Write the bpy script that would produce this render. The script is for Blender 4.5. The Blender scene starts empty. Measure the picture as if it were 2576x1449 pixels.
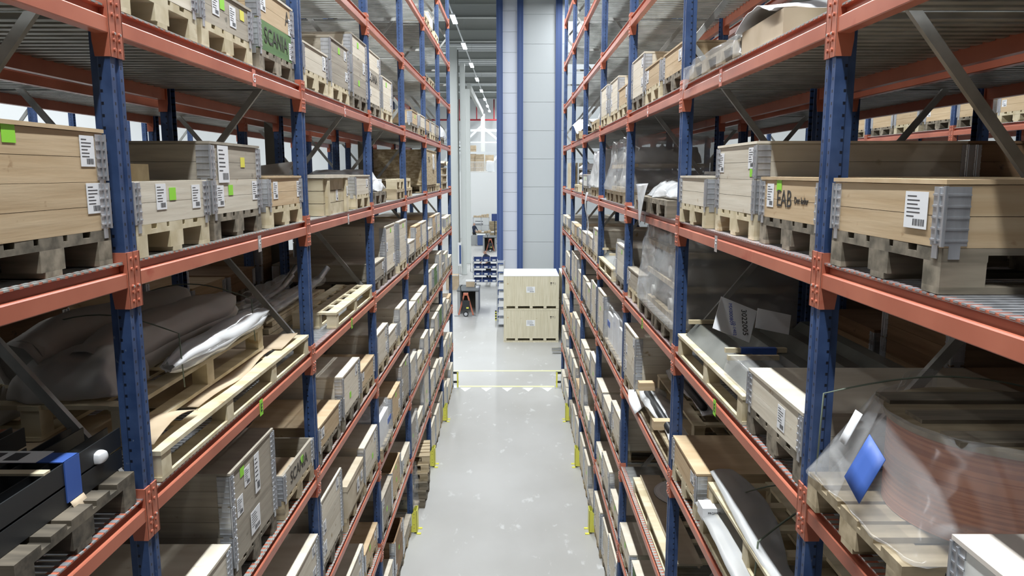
import bpy, bmesh, math, random
from mathutils import Vector, Matrix, noise
random.seed(7)
SC = bpy.context.scene
COL = SC.collection
PI = math.pi
# ---------------------------------------------------------------- camera, world, lamps, exposure
CAMZ = 5.84
cam = bpy.data.cameras.new('camera'); cam.sensor_width = 36; cam.lens = 36*1885.7/2576; cam.clip_end = 300; cam.clip_start = .05
co = bpy.data.objects.new('camera', cam); COL.objects.link(co)
co.location = (0, 0, CAMZ); co.rotation_euler = (PI/2-.152, 0, .0017); SC.camera = co
SC.view_settings.view_transform = 'Standard'; SC.view_settings.look = 'None'
SC.view_settings.exposure = 0.0; SC.view_settings.gamma = 1; SC.view_settings.use_curve_mapping = False
SC.cycles.max_bounces = 7; SC.cycles.diffuse_bounces = 3; SC.cycles.transparent_max_bounces = 12
W = bpy.data.worlds.new('world'); SC.world = W; W.use_nodes = True
W.node_tree.nodes['Background'].inputs[0].default_value = (.75, .85, 1, 1)
W.node_tree.nodes['Background'].inputs[1].default_value = .02
def strip(name, x, y0, y1, z, w, power, col=(.93, .97, 1)):
    l = bpy.data.lights.new(name, 'AREA'); l.shape = 'RECTANGLE'; l.size = w; l.size_y = y1-y0; l.energy = power; l.color = col
    o = bpy.data.objects.new(name, l); COL.objects.link(o); o.location = (x, (y0+y1)/2, z)
    return o
AP = 56   # watts per metre of lamp row
strip('aisle_lamp_row', -.16, -3, 21, 12.3, .22, AP*24*2.3)
strip('left_aisle_lamp_row', -5.7, -2, 22, 12.3, .3, AP*24*.30)
strip('right_aisle_lamp_row', 5.2, -2, 22, 12.3, .3, AP*24*.22)
strip('outer_left_lamp_row', -10.5, -2, 30, 12.3, .3, AP*32*1.0)
strip('hall_lamp_row', 2.6, 22, 29.5, 12.3, .4, AP*8*1.0)
strip('hall_lamp_row', -6.5, 24, 66, 12.2, .4, AP*42*1.15)
strip('hall_lamp_row', 5.5, 36, 66, 12.2, .4, AP*30*1.2)
strip('mezzanine_lamp_row', -1.5, 66, 78, 12.6, .4, AP*12*2)

# ---------------------------------------------------------------- mesh helpers
class MB:
    def __init__(s): s.v=[]; s.f=[]; s.m=[]; s.sm=[]
    def add(s, vs, fs, m=0, smooth=False):
        o=len(s.v); s.v += [tuple(p) for p in vs]
        for f in fs: s.f.append([i+o for i in f]); s.m.append(m); s.sm.append(smooth)
        return s
    def box(s, x0,x1,y0,y1,z0,z1, m=0, M=None):
        if x0>x1: x0,x1=x1,x0
        if y0>y1: y0,y1=y1,y0
        vs=[(x0,y0,z0),(x1,y0,z0),(x1,y1,z0),(x0,y1,z0),(x0,y0,z1),(x1,y0,z1),(x1,y1,z1),(x0,y1,z1)]
        if M is not None: vs=[tuple(M@Vector(p)) for p in vs]
        return s.add(vs, [(0,3,2,1),(4,5,6,7),(0,1,5,4),(1,2,6,5),(2,3,7,6),(3,0,4,7)], m)
    def cyl(s, p0, p1, r, seg=12, m=0, r1=None, smooth=True, caps=True):
        p0=Vector(p0); p1=Vector(p1); d=(p1-p0); r1=r if r1 is None else r1
        q=d.to_track_quat('Z','Y'); a=[];b=[]
        for i in range(seg):
            t=2*PI*i/seg; w=Vector((math.cos(t),math.sin(t),0))
            a.append(p0+q@(w*r)); b.append(p1+q@(w*r1))
        s.add(a+b, [(i,(i+1)%seg,seg+(i+1)%seg,seg+i) for i in range(seg)], m, smooth)
        if caps: s.add(a,[tuple(range(seg))[::-1]],m); s.add(b,[tuple(range(seg))],m)
        return s
    def tube(s, pts, r, seg=8, m=0):
        pts=[Vector(p) for p in pts]; rings=[]
        for i,p in enumerate(pts):
            d=(pts[min(i+1,len(pts)-1)]-pts[max(i-1,0)]).normalized(); q=d.to_track_quat('Z','Y')
            rings += [p+q@Vector((math.cos(2*PI*k/seg)*r, math.sin(2*PI*k/seg)*r,0)) for k in range(seg)]
        fs=[]
        for i in range(len(pts)-1):
            for k in range(seg): fs.append((i*seg+k,i*seg+(k+1)%seg,(i+1)*seg+(k+1)%seg,(i+1)*seg+k))
        n=(len(pts)-1)*seg; fs.append(tuple(range(seg))[::-1]); fs.append(tuple(range(n,n+seg)))
        return s.add(rings,fs,m,True)
    def prism(s, prof, y0, y1, m=0):      # closed profile of (x,z) pushed along y
        n=len(prof); vs=[(x,y0,z) for x,z in prof]+[(x,y1,z) for x,z in prof]
        return s.add(vs,[(i,(i+1)%n,n+(i+1)%n,n+i) for i in range(n)]+[tuple(range(n))[::-1],tuple(range(n,2*n))],m)
    def sheet(s, fn, nu, nv, t=.002, m=0):  # fn(u,v)->point ; a thin curved sheet
        P=[[Vector(fn(i/nu,j/nv)) for j in range(nv+1)] for i in range(nu+1)]
        top=[];bot=[]
        for i in range(nu+1):
            for j in range(nv+1):
                du=P[min(i+1,nu)][j]-P[max(i-1,0)][j]; dv=P[i][min(j+1,nv)]-P[i][max(j-1,0)]
                n=du.cross(dv); n=n.normalized() if n.length>1e-9 else Vector((0,0,1))
                top.append(P[i][j]+n*t/2); bot.append(P[i][j]-n*t/2)
        k=len(top); I=lambda i,j:i*(nv+1)+j; fs=[]
        for i in range(nu):
            for j in range(nv):
                fs.append((I(i,j),I(i+1,j),I(i+1,j+1),I(i,j+1))); fs.append((k+I(i,j),k+I(i,j+1),k+I(i+1,j+1),k+I(i+1,j)))
        for i in range(nu): fs.append((I(i,0),k+I(i,0),k+I(i+1,0),I(i+1,0))); fs.append((I(i,nv),I(i+1,nv),k+I(i+1,nv),k+I(i,nv)))
        for j in range(nv): fs.append((I(0,j),I(0,j+1),k+I(0,j+1),k+I(0,j))); fs.append((I(nu,j),k+I(nu,j),k+I(nu,j+1),I(nu,j+1)))
        return s.add(top+bot,fs,m,True)
    def lump(s, x0,x1,y0,y1,z0,z1, n=10, amp=.05, taper=0.0, seed=0, freq=3.0, m=0, rnd=.0):
        # closed wrinkled body filling a box: taper pulls the top in
        vs={};fs=[];L=[]
        def idx(i,j,k):
            if (i,j,k) not in vs:
                u,v,w=i/n,j/n,k/n
                x=x0+(x1-x0)*u; y=y0+(y1-y0)*v; z=z0+(z1-z0)*w
                cx,cy=(x0+x1)/2,(y0+y1)/2; f=1-taper*w
                if rnd>0:
                    a=Vector((u-.5,v-.5,w-.5))*2; l=max(abs(a.x),abs(a.y),abs(a.z)); q=a.normalized()*l
                    a=a.lerp(q,rnd); x=cx+a.x*(x1-x0)/2; y=cy+a.y*(y1-y0)/2; z=(z0+z1)/2+a.z*(z1-z0)/2
                x=cx+(x-cx)*f; y=cy+(y-cy)*f
                p=Vector((x,y,z)); q=noise.noise_vector(p*freq+Vector((seed*7.3,seed,0)))+.5*noise.noise_vector(p*freq*2.7+Vector((seed,3,seed)))
                p=p+q*amp*(1 if w>.02 else .2)
                if p.z<z0: p.z=z0
                vs[(i,j,k)]=len(L); L.append(p)
            return vs[(i,j,k)]
        for a in range(n):
            for b in range(n):
                fs+= [(idx(a,b,0),idx(a,b+1,0),idx(a+1,b+1,0),idx(a+1,b,0)),(idx(a,b,n),idx(a+1,b,n),idx(a+1,b+1,n),idx(a,b+1,n)),
                      (idx(a,0,b),idx(a+1,0,b),idx(a+1,0,b+1),idx(a,0,b+1)),(idx(a,n,b),idx(a,n,b+1),idx(a+1,n,b+1),idx(a+1,n,b)),
                      (idx(0,a,b),idx(0,a,b+1),idx(0,a+1,b+1),idx(0,a+1,b)),(idx(n,a,b),idx(n,a+1,b),idx(n,a+1,b+1),idx(n,a,b+1))]
        return s.add(L,fs,m,True)
    def mesh(s, name, mats):
        me=bpy.data.meshes.new(name); me.from_pydata(s.v,[],s.f)
        for mt in mats: me.materials.append(mt)
        me.polygons.foreach_set('material_index', s.m); me.polygons.foreach_set('use_smooth', s.sm); me.update()
        return me
    def build(s, name, mats, parent=None, loc=None, rot=None):
        if not isinstance(mats,(list,tuple)): mats=[mats]
        return put(name, s.mesh(name,mats), parent, loc, rot)
def put(name, me, parent=None, loc=None, rot=None):
    o=bpy.data.objects.new(name, me); COL.objects.link(o)
    if parent is not None: o.parent=parent
    if loc is not None: o.location=loc
    if rot is not None: o.rotation_euler=rot
    return o
def tag(o, label=None, cat=None, group=None, kind=None):
    if label: o['label']=label
    if cat: o['category']=cat
    if group: o['group']=group
    if kind: o['kind']=kind
    return o
def thing(name, label, cat, loc=(0,0,0), rz=0, group=None):
    o=bpy.data.objects.new(name,None); COL.objects.link(o); o.location=loc; o.rotation_euler=(0,0,rz); o.empty_display_size=.1
    return tag(o,label,cat,group)
def struct(name, mb, mats):
    o=mb.build(name, mats); o['kind']='structure'; return o
CACHE={}
def cached(key, fn, mats):
    if key not in CACHE: CACHE[key]=fn().mesh(key if isinstance(key,str) else str(key[0]), mats)
    return CACHE[key]
def text(body, size, mat, parent, loc, rot, name='lettering', ext=.0008):
    c=bpy.data.curves.new(name,'FONT'); c.body=body; c.size=size; c.extrude=ext; c.align_x='CENTER'; c.align_y='CENTER'; c.resolution_u=3
    t=bpy.data.objects.new(name,c); COL.objects.link(t)
    me=bpy.data.meshes.new_from_object(t.evaluated_get(bpy.context.evaluated_depsgraph_get()))
    bpy.data.objects.remove(t); me.materials.clear(); me.materials.append(mat)
    return put(name, me, parent, loc, rot)

# ---------------------------------------------------------------- materials
def mk(name, col, rough=.5, metal=0.0, **kw):
    m=bpy.data.materials.new(name); m.use_nodes=True; b=m.node_tree.nodes['Principled BSDF']
    b.inputs['Base Color'].default_value=(*col,1); b.inputs['Roughness'].default_value=rough; b.inputs['Metallic'].default_value=metal
    for k,v in kw.items(): b.inputs[k].default_value=v
    return m
def N(m,t,**kw):
    n=m.node_tree.nodes.new(t)
    for k,v in kw.items(): setattr(n,k,v)
    return n
def noisy(m, c1, c2, scale=(3,3,3), detail=4, lo=.35, hi=.65, rnd=.0, bump=0.0, coord='Object', c3=None, sc3=(2,2,2), th=(.55,.7), rough=None):
    nt=m.node_tree; L=nt.links; b=nt.nodes['Principled BSDF']
    tc=N(m,'ShaderNodeTexCoord'); mp=N(m,'ShaderNodeMapping'); mp.inputs['Scale'].default_value=scale
    L.new(tc.outputs[coord],mp.inputs[0]); vec=mp.outputs[0]
    oi=N(m,'ShaderNodeObjectInfo')
    ad=N(m,'ShaderNodeVectorMath',operation='ADD'); L.new(vec,ad.inputs[0])
    ml=N(m,'ShaderNodeMath',operation='MULTIPLY'); ml.inputs[1].default_value=37.0; L.new(oi.outputs['Random'],ml.inputs[0]); L.new(ml.outputs[0],ad.inputs[1])
    nz=N(m,'ShaderNodeTexNoise'); nz.inputs['Scale'].default_value=1; nz.inputs['Detail'].default_value=detail; L.new(ad.outputs[0],nz.inputs['Vector'])
    rp=N(m,'ShaderNodeValToRGB'); rp.color_ramp.elements[0].position=lo; rp.color_ramp.elements[1].position=hi
    rp.color_ramp.elements[0].color=(*c1,1); rp.color_ramp.elements[1].color=(*c2,1); L.new(nz.outputs['Fac'],rp.inputs[0]); out=rp.outputs[0]
    if c3 is not None:
        mp3=N(m,'ShaderNodeMapping'); mp3.inputs['Scale'].default_value=sc3; L.new(tc.outputs[coord],mp3.inputs[0])
        a3=N(m,'ShaderNodeVectorMath',operation='ADD'); L.new(mp3.outputs[0],a3.inputs[0]); L.new(ml.outputs[0],a3.inputs[1])
        n3=N(m,'ShaderNodeTexNoise'); n3.inputs['Scale'].default_value=1; n3.inputs['Detail'].default_value=5; L.new(a3.outputs[0],n3.inputs['Vector'])
        r3=N(m,'ShaderNodeMapRange'); r3.inputs[1].default_value=th[0]; r3.inputs[2].default_value=th[1]; L.new(n3.outputs['Fac'],r3.inputs[0])
        mx=N(m,'ShaderNodeMixRGB'); L.new(r3.outputs[0],mx.inputs[0]); L.new(out,mx.inputs[1]); mx.inputs[2].default_value=(*c3,1); out=mx.outputs[0]
    if rnd>0:
        hs=N(m,'ShaderNodeHueSaturation'); mr=N(m,'ShaderNodeMapRange'); mr.inputs[3].default_value=1-rnd; mr.inputs[4].default_value=1+rnd
        L.new(oi.outputs['Random'],mr.inputs[0]); L.new(mr.outputs[0],hs.inputs['Value']); L.new(out,hs.inputs['Color']); out=hs.outputs[0]
    L.new(out,b.inputs['Base Color'])
    if bump>0:
        bp=N(m,'ShaderNodeBump'); bp.inputs['Strength'].default_value=bump; bp.inputs['Distance'].default_value=.01; L.new(nz.outputs['Fac'],bp.inputs['Height']); L.new(bp.outputs[0],b.inputs['Normal'])
    if rough:
        r=N(m,'ShaderNodeMapRange'); r.inputs[3].default_value=rough[0]; r.inputs[4].default_value=rough[1]; L.new(nz.outputs['Fac'],r.inputs[0]); L.new(r.outputs[0],b.inputs['Roughness'])
    return m
M={}
def wood(k, a, b, knot):
    M[k]=noisy(mk(k,a,.75), a, b, scale=(1.6,1.6,26), detail=5, lo=.3, hi=.7, rnd=.10, bump=.15, c3=knot, sc3=(9,9,12), th=(.66,.74))
    M[k+'_lid']=noisy(mk(k+'_lid',a,.7), a, b, scale=(2.2,9,9), detail=6, lo=.3, hi=.7, rnd=.10, c3=knot, sc3=(5,9,9), th=(.68,.80))
wood('p',(.60,.535,.42),(.71,.655,.54),(.42,.32,.19))
wood('h',(.48,.34,.19),(.60,.46,.29),(.30,.18,.08))
wood('g',(.29,.255,.20),(.42,.375,.30),(.13,.12,.09))
wood('b',(.20,.12,.06),(.32,.20,.11),(.08,.05,.03))
wood('v',(.07,.16,.05),(.13,.24,.08),(.30,.30,.20))
M['w_lid']=mk('white_board',(.68,.62,.55),.5)
M['w']=mk('white_crate_board',(.72,.72,.68),.5)
M['pal']=noisy(mk('pallet_wood',(.5,.4,.25),.8),(.30,.235,.14),(.50,.41,.27),scale=(2,14,14),rnd=.25,c3=(.12,.10,.07),sc3=(3,3,8),th=(.6,.75))
M['palg']=noisy(mk('old_pallet_wood',(.2,.18,.14),.85),(.10,.085,.06),(.27,.23,.17),scale=(2,14,14),rnd=.25)
M['pal_dim']=noisy(mk('dimmed_pallet_wood',(.1,.08,.06),.85),(.05,.042,.03),(.15,.125,.09),scale=(2,14,14),rnd=.15)  # old pallet wood darkened, dimness towards the view's edge painted into the colour
M['palw']=noisy(mk('new_pallet_wood',(.6,.52,.36),.75),(.50,.42,.26),(.66,.58,.41),scale=(2,9,9),rnd=.08,c3=(.42,.31,.17),sc3=(4,4,8),th=(.64,.72))
M['osb']=noisy(mk('strand_board',(.5,.4,.25),.8),(.34,.25,.13),(.56,.46,.30),scale=(14,14,30),detail=6,lo=.4,hi=.6)
M['galv']=noisy(mk('galvanised_steel',(.6,.62,.63),.38,.75),(.56,.58,.61),(.72,.74,.77),scale=(25,25,4),rnd=.06,rough=(.28,.42))
M['zinc']=noisy(mk('zinc_strut',(.4,.4,.38),.5,.5),(.30,.30,.28),(.44,.44,.42),scale=(6,6,6))
M['deck']=noisy(mk('shelf_steel',(.42,.43,.41),.45,.6),(.36,.37,.35),(.52,.53,.51),scale=(5,5,5))
M['orange']=noisy(mk('orange_steel',(.6,.13,.06),.33),(.42,.125,.075),(.51,.165,.10),scale=(1,3,3),rnd=.05,c3=(.38,.07,.04),sc3=(2,4,6),th=(.64,.75))
def perforated():
    m=mk('blue_steel',(.026,.065,.20),.45); noisy(m,(.022,.050,.135),(.045,.085,.20),scale=(9,9,9),detail=5,rnd=.05,c3=(.16,.20,.28),sc3=(30,30,22),th=(.70,.76))
    nt=m.node_tree; L=nt.links; b=nt.nodes['Principled BSDF']; src=b.inputs['Base Color'].links[0].from_socket
    tc=N(m,'ShaderNodeTexCoord'); sp=N(m,'ShaderNodeSeparateXYZ'); L.new(tc.outputs['Object'],sp.inputs[0])
    def op(o,a,c=None,d=None):
        n=N(m,'ShaderNodeMath',operation=o)
        for i,q in enumerate((a,c,d)):
            if q is None: continue
            if isinstance(q,(int,float)): n.inputs[i].default_value=q
            else: L.new(q,n.inputs[i])
        return n.outputs[0]
    def near(s,c,w): return op('LESS_THAN',op('ABSOLUTE',op('SUBTRACT',s,c)),w)
    fz=op('FRACT',op('DIVIDE',sp.outputs['Z'],.05)); z1=near(fz,.5,.13)
    ay=op('ABSOLUTE',sp.outputs['Y'])
    front=op('MULTIPLY',near(ay,.032,.0055),z1)
    side=op('MULTIPLY',near(sp.outputs['X'],-.045,.0055),z1)
    face=op('MAXIMUM',front,side)
    mx=N(m,'ShaderNodeMixRGB'); L.new(face,mx.inputs[0]); L.new(src,mx.inputs[1]); mx.inputs[2].default_value=(.004,.007,.018,1); L.new(mx.outputs[0],b.inputs['Base Color'])
    return m
M['blue']=perforated()
M['tower']=mk('tower_blue',(.055,.10,.26),.5)
M['rivet']=mk('bright_bolt',(.75,.75,.72),.3,.8)
M['hole']=mk('dark_opening',(.01,.01,.012),.8)
M['paper']=mk('paper',(.80,.81,.82),.6); M['ink']=mk('ink',(.05,.05,.055),.7); M['inkb']=mk('blue_ink',(.08,.13,.5),.7); M['mark']=mk('black_stencil',(.035,.03,.025),.8)
M['green']=mk('green_sticker',(.30,.72,.05),.5); M['yellow']=mk('yellow_sticker',(.78,.72,.10),.5)
M['tape']=mk('blue_tape',(.05,.12,.42),.5)
M['guard']=mk('yellow_steel',(.70,.68,.10),.45)
M['line']=noisy(mk('yellow_line',(.75,.75,.35),.4),(.74,.74,.33),(.82,.83,.50),scale=(3,3,3)); M['wline']=mk('white_line',(.85,.87,.86),.4)
M['strap']=mk('strap_band',(.16,.19,.14),.5)
M['card']=noisy(mk('cardboard',(.5,.39,.26),.85),(.44,.34,.22),(.54,.43,.30),scale=(4,4,4),rnd=.1)
M['board']=noisy(mk('thin_board',(.55,.46,.33),.8),(.50,.42,.30),(.60,.52,.39),scale=(1,6,6))
M['dark']=mk('black_steel',(.022,.024,.026),.42); M['charcoal']=noisy(mk('coated_profile',(.13,.135,.12),.35),(.11,.115,.10),(.16,.165,.145),scale=(3,3,3))
M['steel']=mk('steel',(.50,.51,.52),.3,.85); M['cast']=noisy(mk('grey_casting',(.38,.37,.34),.55),(.30,.29,.26),(.46,.45,.41),scale=(4,4,4))
M['copper']=noisy(mk('orange_coil',(.52,.17,.07),.4),(.44,.14,.06),(.64,.24,.11),scale=(.6,.6,110),lo=.42,hi=.58,detail=2)
M['white']=mk('white_cloth',(.78,.79,.80),.6); M['wall']=mk('wall_panel',(.70,.73,.74),.55); M['wallw']=mk('white_wall',(.80,.82,.82),.6)
M['column']=mk('column_paint',(.66,.69,.67),.5); M['darkcol']=mk('brown_column',(.14,.13,.10),.7)
M['beam']=mk('roof_steel',(.42,.44,.42),.5); M['roof']=mk('roof_sheet',(.16,.17,.16),.6); M['red']=mk('red_pipe',(.45,.05,.06),.4)
M['grey']=mk('grey_cabinet',(.36,.37,.37),.5); M['mat']=mk('rubber_top',(.10,.11,.115),.7); M['bin']=mk('blue_bin',(.03,.06,.20),.45)
M['skin']=mk('skin',(.50,.30,.22),.6); M['navy']=mk('navy_cloth',(.02,.03,.06),.85); M['black']=mk('black_cloth',(.012,.012,.014),.85); M['hair']=mk('dark_hair',(.02,.015,.012),.7)
M['ply']=noisy(mk('pale_plywood',(.66,.6,.42),.7),(.60,.545,.385),(.70,.645,.49),scale=(26,1.5,1.5),rnd=.03,c3=(.52,.44,.28),sc3=(9,2,9),th=(.68,.76))
def emis(name,col,s):
    m=bpy.data.materials.new(name); m.use_nodes=True; b=m.node_tree.nodes['Principled BSDF']; b.inputs['Emission Color'].default_value=(*col,1); b.inputs['Emission Strength'].default_value=s; return m
M['lamp']=emis('lamp_glow',(.95,.98,1),14)
def film(name, alpha, col=(.80,.81,.81), rough=.14, var=.16, sc=(2.2,2.2,5)):
    m=mk(name,col,rough); nt=m.node_tree; L=nt.links; b=nt.nodes['Principled BSDF']; out=nt.nodes['Material Output']
    b.inputs['Specular IOR Level'].default_value=.9
    tc=N(m,'ShaderNodeTexCoord'); mp=N(m,'ShaderNodeMapping'); mp.inputs['Scale'].default_value=sc; mp.inputs['Rotation'].default_value=(.5,.3,.2); L.new(tc.outputs['Object'],mp.inputs[0])
    nz=N(m,'ShaderNodeTexNoise',noise_type='RIDGED_MULTIFRACTAL'); nz.inputs['Scale'].default_value=2.0; nz.inputs['Detail'].default_value=3; nz.inputs['Distortion'].default_value=.25; L.new(mp.outputs[0],nz.inputs['Vector'])
    bp=N(m,'ShaderNodeBump'); bp.inputs['Strength'].default_value=.5; bp.inputs['Distance'].default_value=.02; L.new(nz.outputs['Fac'],bp.inputs['Height']); L.new(bp.outputs[0],b.inputs['Normal'])
    tr=N(m,'ShaderNodeBsdfTransparent'); tr.inputs[0].default_value=(.97,.97,.97,1); mx=N(m,'ShaderNodeMixShader')
    r=N(m,'ShaderNodeMapRange'); r.inputs[1].default_value=.2; r.inputs[2].default_value=1.1; r.inputs[3].default_value=max(0,alpha-var); r.inputs[4].default_value=min(1,alpha+var)
    L.new(nz.outputs['Fac'],r.inputs[0]); L.new(r.outputs[0],mx.inputs[0]); L.new(tr.outputs[0],mx.inputs[1]); L.new(b.outputs[0],mx.inputs[2]); L.new(mx.outputs[0],out.inputs[0])
    return m
M['film']=film('stretch_film',.50,var=.32); M['clear']=film('clear_cover',.46,var=.34,sc=(1.6,1.6,5)); M['bag']=film('milky_film',.80,var=.12); M['milk']=film('milky_fold',.42,var=.30,sc=(3,3,6)); M['wrap']=film('tight_stretch_wrap',.66,var=.34,rough=.1); M['foam2']=film('pale_foam',.60,(.58,.59,.59),.45,.08); M['foam']=film('foam_sheet',.74,(.60,.57,.52),.6,.08)

# ---------------------------------------------------------------- floor, walls, roof
fm=noisy(mk('floor_coating',(.45,.45,.43),.3),(.385,.38,.36),(.46,.46,.445),scale=(.5,.35,1),detail=7,c3=(.55,.555,.54),sc3=(5,2.4,1),th=(.64,.72),rough=(.30,.46))
struct('floor', MB().box(-16,16,-5,82,-.2,0), fm)
struct('ceiling', MB().box(-16,16,-5,82,13.6,13.8), M['roof'])
struct('wall_left', MB().box(-16.2,-16,-5,82,0,13.6), M['wallw'])
struct('wall_right', MB().box(16,16.2,-5,82,0,13.6), M['wallw'])
struct('wall_back', MB().box(-16,16,81.8,82,0,13.6), M['wallw'])
struct('wall_mezzanine', MB().box(-16,16,68,68.3,0,5.95).box(-1.30,-1.22,67.95,68,0,5.0,1), [M['wallw'],M['column']])
struct('floor_mezzanine', MB().box(-16,16,68.3,81.8,5.75,5.95), M['wall'])
r=MB()
for y in (22,24.5,30,36.5,42.9,49.5,55.8,62.3,68.6,75):
    r.box(-16,16,y-.15,y+.15,13.0,13.03).box(-16,16,y-.012,y+.012,13.03,13.57).box(-16,16,y-.15,y+.15,13.57,13.6)
struct('trim_1', r, M['beam']).name='trim_1'
r=MB()
for i in range(30): r.box(-8,3,47+i*.9,47.35+i*.9,13.45,13.58)
struct('trim_2', r, M['wall'])
r=MB().tube([(-16,79.5,11.3),(16,79.5,11.3)],.09)
for x in (-5.6,-3.8,-2.0,.2): r.tube([(x,79.5,11.3),(x,79.5,13.4)],.06)
tag(r.build('sprinkler_pipe',M['red']),'red sprinkler pipe running high across the far back wall','pipe')
r=MB()
def bar(mb,a,b,w,m=0,h=None):
    a=Vector(a);b=Vector(b);d=b-a; q=d.to_track_quat('X','Z'); L=d.length; T=Matrix.Translation(a)@q.to_matrix().to_4x4(); h=h or w
    mb.box(0,L,-w/2,w/2,-h/2,h/2,m,T); return mb
for x in (-8,-3.0,2):
    bar(r,(x,79,6.3),(x+5,79,10.9),.22); bar(r,(x,79,10.4),(x+5,79,6.3),.22)
bar(r,(-12,79,10.2),(8,79,10.2),.25); bar(r,(-12,79,9.0),(8,79,9.0),.12)
tag(r.build('wall_bracing',M['wall']),'pale steel cross bracing on the far wall above the mezzanine','bracing')
# white patches, lines on the floor
tag(MB().box(-16,16,21.72,21.82,0,.003).build('floor_line',M['line']),'yellow floor line farther from the camera, across the aisle mouth','floor marking','yellow floor lines')
tag(MB().box(-16,16,20.06,20.17,0,.003).build('floor_line',M['line']),'yellow floor line between the rack ends, behind the white triangles','floor marking','yellow floor lines')
names=['leftmost','second from left','middle','second from right','rightmost']
for i,u in enumerate((-1.31,-.735,-.165,.41,.935)):
    tag(MB().add([(u-.15,19.98,0),(u+.15,19.98,0),(u,19.62,0),(u-.15,19.98,.003),(u+.15,19.98,.003),(u,19.62,.003)],[(0,2,1),(3,4,5)][::-1]+[(0,1,4,3),(1,2,5,4),(2,0,3,5)]).build('floor_triangle',M['wline']),
        f'{names[i]} of the five white floor triangles before the yellow line','floor marking','white triangles on the floor')

# ---------------------------------------------------------------- racking
UY0=3.22; BAY=2.8; NU=7
DECK={'A':0,'B':1.225,'C':2.285,'D':3.345,'E':4.405,'F':5.465,'G':6.515,'H':7.58,'I':8.64,'J':9.70}
def upright_mesh(h):
    P=[(0,-.05),(0,-.018),(-.008,-.012),(-.008,.012),(0,.018),(0,.05),(-.05,.05),(-.058,.042),(-.085,.042),(-.085,.034),(-.066,.034),(-.045,.04),(-.012,.04),(-.012,-.04),(-.045,-.04),(-.066,-.034),(-.085,-.034),(-.085,-.042),(-.058,-.042),(-.05,-.05)]
    mb=MB(); n=len(P); vs=[(x,y,0) for x,y in P]+[(x,y,h) for x,y in P]
    mb.add(vs,[(i,(i+1)%n,n+(i+1)%n,n+i) for i in range(n)][::1]); mb.box(-.11,.03,-.07,.07,0,.012,1)
    return mb
BP=[(.004,-.031),(.0,-.035),(.004,-.031),(.004,.026),(.0,.031),(-.028,.033),(-.028,.064),(-.004,.067),(-.004,.074),(-.05,.074),(-.05,-.035)][2:]+[(.0,-.035)]
def beam_mesh(): return MB().prism(BP,.056,BAY-.056)
def conn_mesh(s):      # at the upright centre, s=+1: beam side towards +y
    mb=MB(); mb.box(0,.007,s*.005,s*.054,-.125,.118)
    mb.prism([(.007,-.125),(.007,.118),(-.062,.118),(-.066,.09),(-.066,-.06),(-.058,-.125)], *(sorted((s*.050,s*.057))))
    for z in (.09,.045,-.03,-.055,-.095): mb.cyl((.006,s*.022,z),(.014,s*.022,z),.008,8,0)
    mb.cyl((.006,s*.022,-.03),(.0165,s*.022,-.03),.006,6,1)
    return mb
def deck_mesh(kind):
    mb=MB(); n=26; p=(BAY-.12)/n; w=p-.006 if kind=='tight' else p*.58
    for i in range(n):
        y=.06+i*p+p/2
        mb.box(-1.045,-.055,y-w/2,y+w/2,-.004,0); mb.box(-1.045,-.055,y-w*.28,y+w*.28,-.028,-.004)
        for x0,x1 in ((-.055,-.002),(-1.098,-1.045)):
            mb.box(x0,x1,y-p*.40,y-p*.12,-.005,.001); mb.box(x0,x1,y+p*.10,y+p*.38,-.005,.001)
    mb.box(-.014,-.008,.06,BAY-.06,-.001,.006)
    return mb
def grid_mesh():
    mb=MB()
    n=62; p=(BAY-.12)/n
    for i in range(n+1): y=.06+i*p; mb.box(-1.098,-.002,y-.0125,y+.0125,-.004,.002)
    for i in range(9): x=-.01-i*.1352; mb.box(x-.004,x+.004,.06,BAY-.06,-.010,-.004)
    return mb
ORG=[M['orange'],M['rivet']]
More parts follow.
